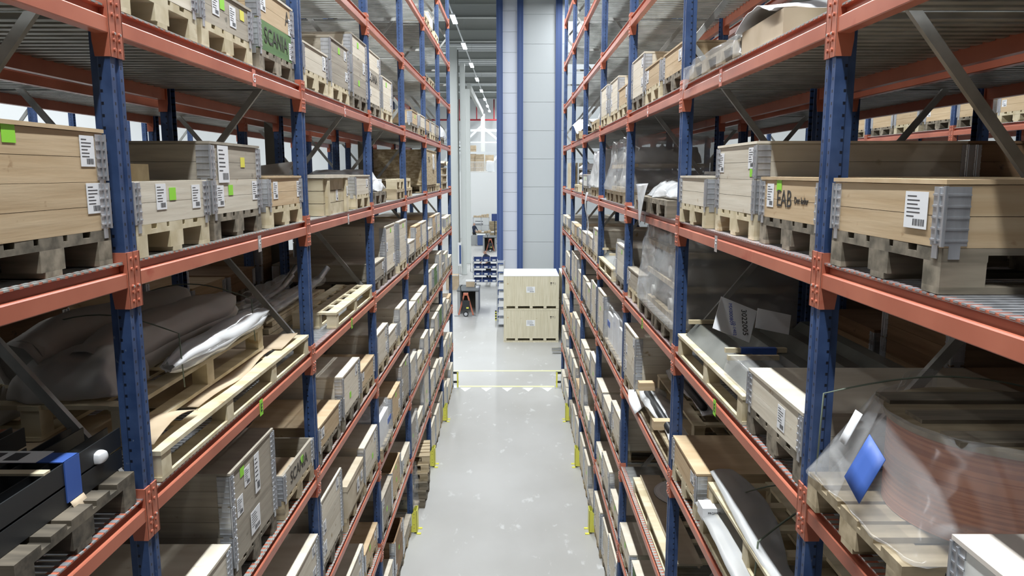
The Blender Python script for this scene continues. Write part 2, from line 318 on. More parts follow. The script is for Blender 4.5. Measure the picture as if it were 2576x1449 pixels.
def rack(name,label,X,flip,levels,bays,htop=11.4,rear=True,Y0=UY0,grid=(),trim=None):
    rt=thing(name,label,'pallet rack',(X,0,0),PI if flip else 0)
    sy=-1 if flip else 1
    def Y(i): return sy*(Y0+BAY*i)
    um=cached(('upright',htop),lambda:upright_mesh(htop),[M['blue'],M['galv']])
    bm=cached('beam',beam_mesh,ORG); dm={k:cached('shelf_deck_'+k,lambda k=k:deck_mesh(k),[M['deck']]) for k in('tight','open')}
    dm['grid']=cached('wire_deck',grid_mesh,[M['galv']])
    i0,i1=bays
    for i in range(i0,i1+2):
        u=put('upright',um,rt,(0,Y(i),0)); put('upright',um,rt,(-1.10,Y(i),0),(0,0,PI))
        zz=[z for z in (.75,1.97,3.19,4.4,5.62,6.83,8.05,9.27,10.48)]
        for k in range(len(zz)-1):
            a=(-.06,Y(i),zz[k]) if k%2 else (-1.04,Y(i),zz[k]); b=(-1.04,Y(i),zz[k+1]) if k%2 else (-.06,Y(i),zz[k+1])
            bar(MB(),a,b,.028,0,.045).build('brace',M['zinc'],rt)
        for z in (.3,8.1,8.9): bar(MB(),(-.07,Y(i),z),(-1.03,Y(i),z),.028,0,.04).build('cross_bar',M['zinc'],rt)
    cm={s:cached('beam_connector_%d'%s,lambda s=s:conn_mesh(s),ORG) for s in(1,-1)}
    for L in levels:
        z=DECK[L]-.078
        for i in range(i0,i1+1):
            base=Y(i) if not flip else Y(i+1)
            for (x,rz,yy) in ((0,0,base),)+(((-1.10,PI,base+BAY),) if rear else ()):
                b=put('beam' if x==0 else 'rear_beam',bm,rt,(x,yy,z),(0,0,rz))
                put('beam_connector',cm[1],b,(0,0,0)); put('beam_connector',cm[-1],b,(0,BAY,0))
            kind='grid' if (L,i) in grid else ('open' if L in 'HIJ' else 'tight')
            put('shelf_deck',dm[kind],rt,(0,base,DECK[L]-.0035))
    return rt
LV='BCDEFGHIJ'
XL,XR=-1.65,1.318
RL=rack('pallet_rack','long blue and orange pallet rack lining the left side of aisle',XL,False,LV,(0,5),grid=[('E',0),('E',1),('E',2)])
RR=rack('pallet_rack','long blue and orange pallet rack lining the right side of aisle',XR,True,LV,(0,5),grid=[('F',0),('F',1),('E',0),('E',1),('F',2)])
rack('pallet_rack','pallet rack back to back with the left rack, facing the next aisle',-4.19,True,'DEFGH',(0,4))
rack('pallet_rack','pallet rack back to back with the right rack, facing the next aisle',3.71,False,'DEFGH',(0,4))
rack('pallet_rack','distant rack across the next aisle, seen through the left rack',-7.25,False,'CD',(1,4),9)
rack('pallet_rack','distant rack across the next aisle, seen through the right rack',6.65,True,'FG',(0,5),9)
# near bay (camera side of the first upright) : the racks go on past the camera
def near_bay(rt,flip,levels,grid):
    sy=-1 if flip else 1
    bm=CACHE['beam']; cm=CACHE['beam_connector_1']; c2=CACHE['beam_connector_-1']
    for L in levels:
        base=sy*(UY0-BAY) if not flip else sy*UY0
        for x,rz,yy in ((0,0,base),(-1.10,PI,base+BAY)):
            b=put('beam' if x==0 else 'rear_beam',bm,rt,(x,yy,DECK[L]-.078),(0,0,rz)); put('beam_connector',cm,b); put('beam_connector',c2,b,(0,BAY,0))
        put('shelf_deck',CACHE['wire_deck' if L in grid else 'shelf_deck_tight'],rt,(0,base,DECK[L]-.0035))
near_bay(RL,False,'CDEFG','E'); near_bay(RR,True,'CDEFG','FE')
# shelf plaques
def plaque(rt,flip,L,y,body,bg,fg):
    sy=-1 if flip else 1
    p=MB().box(.004,.0055,-.03,.03,-.055,.05).build('shelf_plaque',bg,rt,(0,sy*y,DECK[L]-.075),None)
    text(body,.075,fg,p,(.0065,0,-.005),(PI/2,0,PI/2))
M['plq']=mk('plaque_red',(.62,.20,.14),.4); M['plg']=mk('plaque_grey',(.40,.36,.34),.4)
for rt,fl in ((RL,0),(RR,1)):
    plaque(rt,fl,'G',4.9,'G',M['plq'],M['paper']); plaque(rt,fl,'F',4.85,'F',M['plg'],M['paper']); plaque(rt,fl,'E',4.72,'E',M['green'],M['mark'])
    plaque(rt,fl,'G',7.5,'G',M['plq'],M['paper']); plaque(rt,fl,'F',7.5,'F',M['plg'],M['paper']); plaque(rt,fl,'E',7.5,'E',M['green'],M['mark'])
# yellow upright guards at floor
def guard(X,flip,y,label):
    s=-1 if flip else 1
    t=thing('rack_guard',label,'rack guard',(X+s*.02,y,0),PI if flip else 0,'yellow rack guards')
    mb=MB(); mb.box(.05,.058,-.10,.10,.0,.40)
    for yy in (-.10,.094):
        mb.add([(-.14,yy,.03),(.055,yy,.03),(.055,yy,.40),(.01,yy,.40),(-.14,yy,.14),(-.14,yy+.006,.03),(.055,yy+.006,.03),(.055,yy+.006,.40),(.01,yy+.006,.40),(-.14,yy+.006,.14)],
            [(0,1,2,3,4),(9,8,7,6,5),(0,5,6,1),(1,6,7,2),(2,7,8,3),(3,8,9,4),(4,9,5,0)])
    mb.build('guard_plate',M['guard'],t); MB().box(.05,.12,-.12,-.07,0,.012).box(.05,.12,.07,.12,0,.012).build('foot_lug',M['guard'],t)
    h=MB()
    for z in (.10,.16,.28,.34): h.cyl((-.02+.03,-.1005,z),(-.02+.03,-.1015,z),.006,8)
    h.build('bolt_hole',M['hole'],t)
for i,w in ((3,'nearest'),(4,'middle'),(5,'farthest')):
    guard(XL,False,UY0+BAY*i,f'yellow steel upright guard at foot of left rack, {w} of three')
    guard(XR,True,UY0+BAY*i,f'yellow steel upright guard at foot of right rack, {w} of three')
for X,s,w in ((XL,1,'left'),(XR,-1,'right')):
    t=thing('end_barrier',f'low rack end barrier with yellow post at the far foot of {w} rack','barrier',(X,20.02,0))
    MB().box(s*.10,s*.14,-.03,.03,0,.42).build('post',M['guard'],t); MB().box(s*-.9,s*.14,.08,.10,.10,.16).box(s*-.9,s*.14,.08,.10,.36,.42).build('rail',M['dark'],t)
    MB().box(s*-.12,s*.18,-.12,.14,0,.015).build('base_plate',M['galv'],t)
    k=MB()
    for a in range(3):
        for b in range(3): k.cyl((s*(-.34+.08*a),.07,.19+.06*b),(s*(-.34+.08*a),.075,.19+.06*b),.018,8,1)
    k.box(s*-.40,s*-.10,.076,.09,.16,.36).build('perforated_plate',[M['dark'],M['paper']],t)
# brown building columns between the back to back racks
for y,w in ((9.45,'nearer'),(15.0,'farther')):
    tag(MB().box(-3.03,-2.89,y-.15,y+.15,0,13.6).build('building_column',M['darkcol']),f'{w} brown building column standing behind the left rack','column','columns behind left rack')

# ---------------------------------------------------------------- pallets and collar crates
def pal_part(kind):
    mb=MB(); W2=.4
    if kind in('all','deck'):
        for y0,y1 in ((-.4,-.255),(-.2,-.1),(-.0725,.0725),(.1,.2),(.255,.4)): mb.box(-1.2,0,y0,y1,.122,.144)
        for x0 in (-.145,-.6725,-1.2): mb.box(x0,x0+.145,-.4,.4,.100,.122)
    if kind=='all':
        for x0 in (-.145,-.6725,-1.2):
            for y0,y1 in ((-.4,-.3),(-.0725,.0725),(.3,.4)): mb.box(x0+.002,x0+.143,y0,y1,.022,.100)
        for y0,y1 in ((-.4,-.3),(-.05,.05),(.3,.4)): mb.box(-1.2,0,y0,y1,0,.022)
    if kind=='block': mb.box(-.143,0,-.05,.05,0,.078)
    if kind=='cblock': mb.box(-.143,0,-.0725,.0725,0,.078)
    if kind=='runner': mb.box(-1.2,0,-.05,.05,0,.022)
    return mb
def pallet(loc, rz, mat, label, near, group='euro pallets in the racks', jit=0.0):
    k=mat
    if not near:
        o=put('wooden_pallet',cached(('pallet',k,'all'),lambda:pal_part('all'),[M[k]]),None,loc,(0,0,rz)); return tag(o,label,'pallet',group)
    t=thing('wooden_pallet',label,'pallet',loc,rz,group)
    put('deck_boards',cached(('deck_boards',k),lambda:pal_part('deck'),[M[k]]),t)
    for x in (0,-.5275,-1.055):
        for y in (-.35,.35): put('block',cached(('block',k),lambda:pal_part('block'),[M[k]]),t,(x,y,.022))
        put('block',cached(('cblock',k),lambda:pal_part('cblock'),[M[k]]),t,(x,0,.022))
    for y in (-.35,0,.35): put('bottom_board',cached(('runner',k),lambda:pal_part('runner'),[M[k]]),t,(0,y,0))
    return t
def collar_mb(full):
    mb=MB(); h=.193
    for z0,z1 in ((0,.096),(.098,h)):
        mb.box(-.02,0,-.4,.4,z0,z1); mb.box(-1.2,-1.18,-.4,.4,z0,z1); mb.box(-1.18,-.02,-.4,-.38,z0,z1); mb.box(-1.18,-.02,.38,.4,z0,z1)
    if full:
        for sx in (0,1):
            for sy in (-1,1): hinge_mb(sx,sy,mb,1)
    return mb
def hinge_mb(sx,sy,mb=None,m=0):
    mb=mb or MB(); X=lambda a: a if sx==0 else -1.2-a   # a measured outward from the end face
    Yv=lambda b: sy*(.4+b)
    mb.box(X(-.001),X(.0035),Yv(-.062),Yv(.004),.006,.188,m); mb.box(X(-.075),X(.004),Yv(-.001),Yv(.0035),.006,.188,m)
    for z in (.02,.055,.09,.125,.16): mb.box(X(0),X(.007),Yv(-.062),Yv(.007),z,z+.006,m); mb.box(X(-.075),X(.007),Yv(0),Yv(.007),z,z+.006,m)
    mb.cyl((X(.004),Yv(.004),.004),(X(.004),Yv(.004),.19),.008,6,m)
    mb.cyl((X(.004),Yv(-.028),.012),(X(.004),Yv(-.028),.185),.007,6,m)
    mb.box(X(0),X(.004),Yv(-.05),Yv(-.02),-.035,.006,m); mb.box(X(-.055),X(-.02),Yv(0),Yv(.004),-.035,.006,m)
    return mb
def label_mb(w,h,seed=0):
    rr=random.Random(seed); mb=MB().box(0,.0012,-w/2,w/2,-h/2,h/2)
    z=h*.36
    while z>-h*.2: mb.box(.0012,.0017,-w*.4,-w*.4+w*rr.uniform(.3,.75),z,z+h*.03,1); z-=h*.11
    x=-w*.1
    while x<w*.38: d=rr.uniform(.01,.04)*w; mb.box(.0012,.0017,x,x+d,-h*.42,-h*.24,1); x+=d*1.9
    return mb
ANT={'p':'pale','h':'honey-coloured','g':'weathered grey','b':'brown','v':'green','w':'white'}
NUM={0:'empty',1:'single-collar',2:'two-collar',3:'three-collar',4:'four-collar'}
RACKN={'L':'left rack','R':'right rack','L2':'behind left rack','R2':'behind right rack','L3':'distant left rack','R3':'distant right rack'}
BAYN=['bay nearest camera','second bay','third bay','fourth bay','fifth bay','sixth bay','end bay','far bay']
SLN=['near','middle','far']
def where(rk,L,bay,sl):
    sh='on floor' if L=='A' else f'shelf {L}'
    s='far' if sl is None else (SLN[sl] if isinstance(sl,int) else sl)
    return f'{s} side of {BAYN[bay]}, {sh}, {RACKN[rk]}'
FR={'L':(-1.645,0),'R':(1.313,PI),'L2':(-4.25,PI),'R2':(3.74,0),'L3':(-7.26,0),'R3':(6.66,PI)}
def crate(rk,L,bay,sl,spec,y=None,extra=None,dz=0,dx=0,stack=''):
    n=int(spec[0]); w=spec[1] if len(spec)>1 else 'p'; fl=spec[2:]
    X,rz=FR[rk]; s=1 if rz==0 else -1
    h=hash((rk,L,bay,str(sl))) if False else (ord(L)*31+bay*17+(sl if isinstance(sl,int) else 5)*7+(3 if rk[0]=='R' else 0))
    rr=random.Random(h)
    yy=UY0+BAY*(bay-1)+(.475,1.38,2.30)[sl] if y is None else y
    yy+=rr.uniform(-.015,.015); X+=s*(rr.uniform(-.035,.0)+dx)
    z=DECK[L]+.001+dz
    near=(yy<9.3 and rk in('L','R')); mid=(yy<13 and rk in('L','R'))
    pk=rr.choice(['pal','pal','palg','palw']) if w in 'ph' else rr.choice(['palg','pal'])
    if 'n' in fl: pk='palw'
    if 'd' in fl: pk='palg'
    lw=where(rk,L,bay,sl)
    if stack: lw=lw.replace(' side of',' side, '+stack+',')
    desc={'pal':'wooden','palg':'dark weathered','palw':'new pale'}[pk]
    pl=pallet((X,yy,z),rz+rr.uniform(-.006,.006),pk,(f'empty {desc} pallet, {lw}' if n==0 else f'{desc} pallet under crate, {lw}'),near)
    if n==0: return pl
    opn='o' in fl
    t=thing('wooden_crate',f'{"open " if opn else ""}{NUM[n]} {ANT[w]} crate, {lw}','crate',(X,yy,z+.145),rz,'collar crates in the racks')
    for k in range(n):
        wk=w
        if 'm' in fl and k!=0: wk='h' if w=='p' else 'g'
        if extra and 'woods' in extra: wk=extra['woods'][k]
        if near:
            c=put('collar',cached(('collar',wk),lambda:collar_mb(False),[M[wk]]),t,(0,0,.1945*k))
            for sx in (0,1):
                for sy in (-1,1): put('hinge',cached(('hinge',sx,sy),lambda:hinge_mb(sx,sy),[M['galv']]),c)
        else: c=put('collar',cached(('collar_full',wk),lambda:collar_mb(True),[M[wk],M['galv']]),t,(0,0,.1945*k))
        if wk!=w: c['label']=f'{ANT[wk]} wooden collar'
        if 'q' in fl: pass
        elif mid or rr.random()<.4:
            q=rr.random()
            if q<.8:
                lb=MB.mesh(label_mb(.095,.085 if rr.random()<.6 else .13,rr.randint(0,5)),'paper_label',[M['paper'],M['ink']]) if False else cached(('label',h%4),lambda:label_mb(.10,.09+.03*(h%2),h%4),[M['paper'],M['ink']])
                put('paper_label',lb,c,(.001,s*rr.choice([-.26,.27,.24]),.12))
            if q>.72: put('green_sticker',cached('green_sticker',lambda:MB().box(0,.001,-.035,.035,-.03,.03),[M['green']]),c,(.001,s*rr.uniform(-.1,.1),.13))
    ztop=.1945*n
    if not opn:
        lm=M['w_lid'] if w=='w' else M[(w if w!='v' else 'p')+'_lid']
        put('lid',cached(('lid',lm.name),lambda:MB().box(-1.205,.006,-.404,.404,0,.015),[lm]),t,(0,0,ztop+.0005),(0,0,rr.uniform(-.004,.004)))
    else:
        if rr.random()<.8: MB().box(-1.1,-.06,-.3,.2,.02,.10).box(-.9,-.3,-.2,.32,.10,.14).build('contents',M['card'],t)
    if extra and 'stk' in extra:
        for kd,k,py,pz in extra['stk']:
            if kd=='l': put('paper_label',cached(('label',1),lambda:label_mb(.10,.12,1),[M['paper'],M['ink']]),t,(.001,s*py,.1945*k+pz))
            elif kd=='g': put('green_sticker',cached('green_sticker',lambda:MB().box(0,.001,-.035,.035,-.03,.03),[M['green']]),t,(.001,s*py,.1945*k+pz))
            else: put('yellow_sticker',cached('yellow_sticker',lambda:MB().box(0,.001,-.035,.035,-.03,.03),[M['yellow']]),t,(.001,s*py,.1945*k+pz))
    if extra and 'paper' in extra:
        for (py,pz,pw,ph) in extra['paper']: MB.build(label_mb(pw,ph,3),'delivery_note',[M['paper'],M['ink']],t,(.004,s*py,pz))
    if extra and 'stencil' in extra:
        for body,py,pz,sz in extra['stencil']: text(body,sz,M['mark'],t,(.0015,s*py,pz),(PI/2,0,PI/2),'stencil')
    if 'w' in fl:
        MB().lump(-1.22,.03,-.43,.43,-.04,ztop+.05,10,.03,.04,h,4).build('stretch_film',M['film'],t)
    return t
T={
('L','G'):{1:['1pn','1gn','2vd'],2:['1pn','2gn','3gd'],3:['3p','2pn','-'],4:['-','1h','1p'],5:['1h','1p','1g']},
('L','H'):{5:['0','0','-']},('L','I'):{4:['-','-','-'],5:['0','1p','0']},
('L','F'):{0:['-','2h','2hd'],1:['1pno','2gd','1hn'],2:['-','-','1pn'],3:['-','-','0'],4:['0','-','-'],5:['-','-','-']},
('L','E'):{3:['1gd','3p','3pn'],4:['1pd','2h','2pn'],5:['1p','2h','2p'],6:['-','1p','1p']},
('L','D'):{1:['1p','3gd','1go'],2:['1hd','2pd','1h'],3:['2p','1p','2pn'],4:['1p','1p','1p'],5:['2p','2v','3p'],6:['1g','2p','1p']},
('L','C'):{1:['-','-','2p'],2:['3pd','-','2p'],3:['-','2h','3g'],4:['2pw','1p','2p'],5:['1p','2p','2v'],6:['2p','1p','1h']},
('L','B'):{2:['-','2p','1h'],3:['2g','2ho','1p'],4:['2gw','1p','4pd'],5:['2p','2p','1p'],6:['2p','2p','1p']},
('L','A'):{3:['2p','3bo','1g'],4:['-','-','-'],5:['3p','3p','3g'],6:['3p','2p','3p']},
('R','G'):{2:['1hd','1hn','2p'],3:['1hn','2pn','2pn'],4:['-','-','-']},
('R','F'):{0:['-','-','1hd'],1:['1hd','2pn','1pn'],4:['-','-','1w'],},
('R','E'):{1:['1pd','-','-'],2:['-','-','1gn'],3:['2pw','-','-'],4:['2p','1p','1p'],5:['1p','1h','1p'],6:['-','1p','1p']},
('R','D'):{1:['-','-','1hn'],2:['-','-','3p'],3:['-','-','3p'],4:['3po','2p','2p'],5:['2p','3p','3p'],6:['2p','2p','-']},
('R','C'):{3:['2p','1p','1p'],4:['2p','1p','1p'],5:['2p','2p','1h'],6:['1p','1p','1p']},
('R','B'):{2:['-','1v','1p'],3:['1p','2p','1p'],4:['2p','1p','3p'],5:['1h','2p','2p'],6:['1p','2p','2p']},
('R','A'):{3:['4p','3p','3p'],4:['1gd','3p','3p'],5:['3p','3p','2g'],6:['2p','2p','2p']},
('L2','F'):{2:['-','-','1b'],3:['1b','1b','-']},('L2','E'):{1:['2h','2b','1h'],2:['2h','1h','1b'],3:['2b','1b','-']},
('L2','D'):{1:['2b','2b','2b'],2:['2b','2b','2b']},
('R2','F'):{0:['2b','-','2h'],1:['1b','2b','1b'],2:['2b','1b','2g'],3:['2b','-','1b']},('R2','E'):{0:['2b','2b','1b'],1:['1b','2b','1b'],2:['2b','1b','2b']},
('R2','D'):{0:['2b','2b','1b'],1:['1b','2b','1b']},
('L3','D'):{1:['-','-','2p'],2:['2p','2p','1p'],3:['2p','1p','2p'],4:['1p','2p','2p']},('L3','C'):{2:['2p','2p','1p'],3:['2p','1p','2p'],4:['1p','2p','2p']},
('R3','G'):{1:['-','1h','1h'],2:['1h','1h','-'],3:['1h','2h','1h'],4:['1h','1h','1h'],5:['2h','1h','1h']},
}
EX={('R','F',1,0):dict(stencil=[('EAB',.055,.10,.12),('Det lader',-.17,.10,.045)],stk=[('l',0,.255,.115),('g',0,.13,.170)]),
('R','F',1,1):dict(stk=[('l',1,-.30,.12),('l',1,.30,.10),('g',1,-.32,.045)]),('R','F',1,2):dict(stk=[]),
('R','F',0,2):dict(paper=[(-.24,.11,.14,.12)]),('R','E',1,0):dict(stk=[('l',0,-.12,.09)]),
('L','F',0,2):dict(stk=[('l',1,.28,.12),('l',0,.30,.13),('g',1,-.18,.165),('y',1,-.26,.165)]),
('L','F',1,0):dict(stk=[('l',0,-.14,.12),('g',0,-.02,.13),('l',0,.25,.11)]),
('L','F',1,2):dict(stk=[('l',0,-.24,.11),('l',0,.33,.11)]),
('L','G',1,1):dict(stk=[('l',0,-.18,.12),('g',0,-.08,.14),('l',0,.08,.10),('y',0,.24,.14)]),
('L','G',1,2):dict(woods=['v','h'],stencil=[('SCANIA',-.02,.10,.15),('A',.26,.30,.15)],stk=[('l',0,.33,.08),('l',1,-.28,.12),('l',1,.33,.06)]),
('L','G',3,0):dict(woods=['p','g','p'],stencil=[('SCANIA',-.05,.29,.14)]),
('L','F',1,1):dict(woods=['p','g'],paper=[(-.22,.28,.16,.21)],stk=[('l',0,-.28,.10),('g',0,-.12,.13),('l',0,.30,.12),('y',1,.10,.10)]),
('L','D',1,1):dict(woods=['g','g','g'],paper=[(.05,.42,.09,.26),(-.02,.13,.17,.15)],stk=[('g',2,-.20,.14),('l',2,-.12,.08),('l',1,-.26,.14)]),
('L','D',1,2):dict(stencil=[('SCANIA',0,.10,.13)]),
('L','G',2,2):dict(woods=['g','g','p']),('L','G',2,1):dict(woods=['g','g'])}
for k_,v_ in (((('L','F'),0),2),((('L','F'),1),0),((('L','F'),1),1),((('L','F'),1),2),((('L','G'),1),1),((('L','G'),1),2),((('L','D'),1),1),((('R','F'),0),2),((('R','F'),1),0),((('R','F'),1),1),((('R','F'),1),2),((('R','E'),1),0)):
    q_=T[k_[0]][k_[1]][v_]; T[k_[0]][k_[1]][v_]=q_+'q' if len(q_)>1 else q_
for (rk,L),bays in T.items():
    for bay,sl in bays.items():
        for i,s in enumerate(sl):
            if s!='-':
                if bay==6 and rk in('L','R') and False: continue
                crate(rk,L,bay,i,s,extra=EX.get((rk,L,bay,i)))
#@@PART2
# ---------------------------------------------------------------- hand-built loads
SL=(.475,1.38,2.30)
def yb(bay,off): return UY0+BAY*(bay-1)+off
def load(name,label,cat,rk,L,y,dz=0.0,dx=0.0,group=None):
    X,rz=FR[rk]; s=1 if rz==0 else -1
    return thing(name,label,cat,(X+s*dx,y,DECK[L]+.001+dz),rz,group), s
def runner_pallet(rk,L,y0,y1,label,dz=0,dx=0,w=1.15,mat='palw',h=.144,sides=3):
    t,s=load('long_pallet',label,'pallet',rk,L,(y0+y1)/2,dz,dx,'long pallets in the racks'); H=(y1-y0)/2; t=t
    xs=(-.05,-w/2,-w+.05)
    for x in xs:
        MB().box(x-.05,x+.05,-H,H,h-.022,h).build('top_runner',M[mat],t)
        MB().box(x-.045,x+.045,-H,H,0,.02).build('bottom_runner',M[mat],t)
    n=max(3,int((y1-y0)/.75)+1)
    for k in range(n):
        y=-H+.06+(2*H-.12)*k/(n-1)
        for x in xs: MB().box(x-.045,x+.045,y-.05,y+.05,.02,h-.022).build('block',M[mat],t)
    mb=MB()
    for k in range(n*2): y=-H+.06+(2*H-.12)*k/(2*n-1); mb.box(-w+.1,-.1,y-.04,y+.04,h-.022,h-.002)
    mb.build('cross_boards',M[mat],t)
    return t
def strap(parent,y,x0,x1,z0,z1,r=.004,bulge=.1,dy=.0):
    pts=[(x0+.012,y,z0)]
    for i in range(13):
        a=i/12; pts.append((x0+(x1-x0)*a,y+dy*a,z1+bulge*math.sin(PI*a)))
    pts.append((x1,y+dy,z0)); MB().tube(pts,r,5).build('strap_band',M['strap'],parent)
w_=where
# --- left, shelf E, second bay : two tiers of pallets with wrapped tubes
runner_pallet('L','E',3.34,5.9,'lower long pale pallet under cardboard sheets, shelf E of left rack, second bay',h=.15,w=1.1)
runner_pallet('L','E',3.36,5.25,'upper long pale pallet carrying wrapped tubes, shelf E of left rack, second bay',dz=.19,dx=-.14,w=.95,h=.17)
def sheet_thing(name,label,cat,rk,L,y,dz,dx,fn,nu,nv,mat,t=.004,group=None):
    o,s=load(name,label,cat,rk,L,y,dz,dx,group)
    m=MB().sheet(fn,nu,nv,t).mesh(name,[mat]); COL.objects.unlink(o); X,rz=FR[rk]
    loc=o.location.copy(); bpy.data.objects.remove(o)
    q=put(name,m,None,loc,(0,0,rz)); return tag(q,label,cat,group)
sheet_thing('cardboard_sheet','curled brown cardboard sheet nearest the first blue upright, left shelf E','cardboard','L','E',3.62,.155,-.02,lambda u,v:(-.02-.75*v,-.26+.5*u-.12*v,.012+.05*math.sin(3*u)*(1-v)+.01),8,6,M['card'],.004,'cardboard sheets on left shelf E')
sheet_thing('cardboard_sheet','long flat brown cardboard sheet between the two pallet tiers, left shelf E','cardboard','L','E',4.6,.155,-.10,lambda u,v:(.01-.5*v+.02*math.sin(5*u),-.62+1.35*u,.006+.012*math.sin(9*u)),14,3,M['card'],.004,'cardboard sheets on left shelf E')
sheet_thing('cardboard_sheet','small brown cardboard flap at the far end of lower pallet, left shelf E','cardboard','L','E',5.5,.155,-.03,lambda u,v:(-.02-.4*v,-.15+.42*u,.006+.03*u*(1-v)),6,3,M['card'],.004,'cardboard sheets on left shelf E')
t,s=load('wrapped_tube_bundle','long grey foam-wrapped bundle of tubes on upper pallet, left shelf E','bundle','L','E',4.40,.362,-.13)
def tubefn(cx,cz,rx,rz,H,seed,taper=.35):
    def f(u,v):
        y=-H+2*H*u; a=2*PI*v; k=(1-taper*abs(2*u-1)**4); w=.018*noise.noise(Vector((math.cos(a)*1.5,y*3,math.sin(a)*1.5+seed)))*2
        return (cx+math.cos(a)*(rx*k+w), y, cz+math.sin(a)*(rz*k+w))
    return f
MB().sheet(tubefn(-.30,.14,.17,.135,.88,1),26,18,.003).build('foam_wrap',M['foam'],t); MB().sheet(tubefn(-.62,.16,.16,.15,.90,5),26,18,.003).build('foam_wrap',M['foam'],t)
MB().cyl((-.30,-.8,.14),(-.30,.8,.14),.10,20).cyl((-.62,-.85,.16),(-.62,.85,.16),.11,20).build('tube',M['cast'],t)
strap(t,-.55,.02,-.8,-.05,.24); strap(t,.55,.02,-.8,-.05,.24)
t,s=load('bubble_wrap_roll','white bubble-wrapped long part along the edge of upper pallet, left shelf E','bundle','L','E',4.55,.362,-.125)
MB().sheet(tubefn(-.02,.08,.065,.075,.78,9,.6),30,16,.002).build('bubble_wrap',M['bag'],t); MB().cyl((-.02,-.6,.08),(-.02,.6,.08),.04,14).build('inner_tube',M['paper'],t)
t,s=load('foam_parcel','crumpled clear film parcel at the near end of upper pallet, left shelf E','parcel','L','E',3.62,.362,-.2)
MB().lump(-.62,.02,-.24,.24,0,.20,12,.05,.25,3,4,0,.5).build('film_cover',M['foam'],t); MB().box(-.5,-.08,-.15,.15,.01,.13).build('contents',M['paper'],t)
t,s=load('foam_parcel','dark foam-covered parcels stacked deep behind the tube bundle, left shelf E','parcel','L','E',4.6,.155,-.98)
MB().lump(-.1,.0,-1.0,1.0,0,.3,10,.02,.2,8,3).build('film_cover',M['foam'],t)
# --- left, shelf E, third bay
runner_pallet('L','E',6.85,8.65,'new pale pallet with wrapped pipes beside the third upright, left shelf E',w=.42,h=.15)
t,s=load('plank_stack','stack of pale planks lying behind the new pallet, left shelf E','planks','L','E',7.4,.002,-.47)
for k in range(3): MB().box(-.62,-.0,-1.15+.1*k,.9,.05*k,.05*k+.045).build('plank_layer',M['palw'],t)
for k in range(6): MB().box(-.08-.1*k,-.0-.1*k,-1.1,.7,.15,.172).build('plank',M['palw'],t)
t,s=load('wrapped_pipe_set','glossy film-wrapped bent steel pipes lying on planks, left shelf E','pipes','L','E',7.3,.19,-.42)
for k,(x,y0,y1) in enumerate(((-.08,-.9,.9),(-.3,-1.0,.3),(-.45,-.3,1.0))):
    pts=[(x,y0,.05),(x+.03,y0+.25,.04),(x-.02,y1-.3,.05),(x+.02,y1-.1,.09),(x+.10,y1,.22)]
    MB().tube(pts,.032,12).build('steel_pipe',M['steel'],t); MB().sheet(lambda u,v,x=x,y0=y0,y1=y1:(x+math.cos(2*PI*v)*(.07+.03*noise.noise(Vector((u*9,v*3,x*9)))),y0+(y1-y0)*u,.075+math.sin(2*PI*v)*(.065+.03*noise.noise(Vector((u*9,v*3,x*4))))),26,12,.002).build('film_wrap',M['film'],t)
# --- left, shelf E, nearest bay : black profiles with label and blue tape
pallet((-1.66,2.72,DECK['E']+.001),.0,'pal_dim','shade-toned pallet under black steel profiles, near left corner of photo, shelf E',True)
pallet((-1.66,1.75,DECK['E']+.001),.0,'pal_dim','nearer shade-toned pallet under black steel profiles, left shelf E',True)
t,s=load('steel_profile_stack','stack of long black steel profiles on left shelf E nearest camera','steel profiles','L','E',2.15,.146,-.09)
for x in (0,-.16,-.42,-.75):
    for z in (0,.095):
        MB().prism([(x-.06,z),(x,z),(x,z+.085),(x-.006,z+.085),(x-.006,z+.006),(x-.054,z+.006),(x-.054,z+.085),(x-.06,z+.085)],-1.0,1.02).build('profile',M['dark'],t)
for y in (-.4,.5): MB().box(-1.0,0,y-.02,y+.02,.181,.19).build('spacer',M['palw'],t)
q=MB().box(-.30,.004,.60,.70,.183,.187).box(0,.005,.60,.70,.02,.187).build('blue_tape',M['tape'],t)
q=MB().box(-.36,-.10,.59,.71,.188,.190).box(-.33,-.27,.61,.69,.190,.1905,1).box(-.24,-.18,.61,.69,.190,.1905,1).build('paper_label',[M['paper'],M['ink']],t)
MB().sheet(lambda u,v:(.008+.02*math.sin(3*u),.61+.09*v,.02-.10*u),6,3,.002).build('brown_tape',M['card'],t)
MB().lump(-.03,.03,.80,.87,.09,.14,6,.012,.1,2,9,0,.6).build('foam_end',M['paper'],t)
# --- left, shelf F, second bay : open crate with a loose board
t,s=load('loose_board','pale loose board leaning in the open crate, left shelf F second bay','board','L','F',yb(1,.42),.335,-.24)
MB().box(-.02,.0,-.34,.28,.0,.085).box(-.06,-.02,.20,.24,-.12,.03).build('loose_board',M['palw'],t)
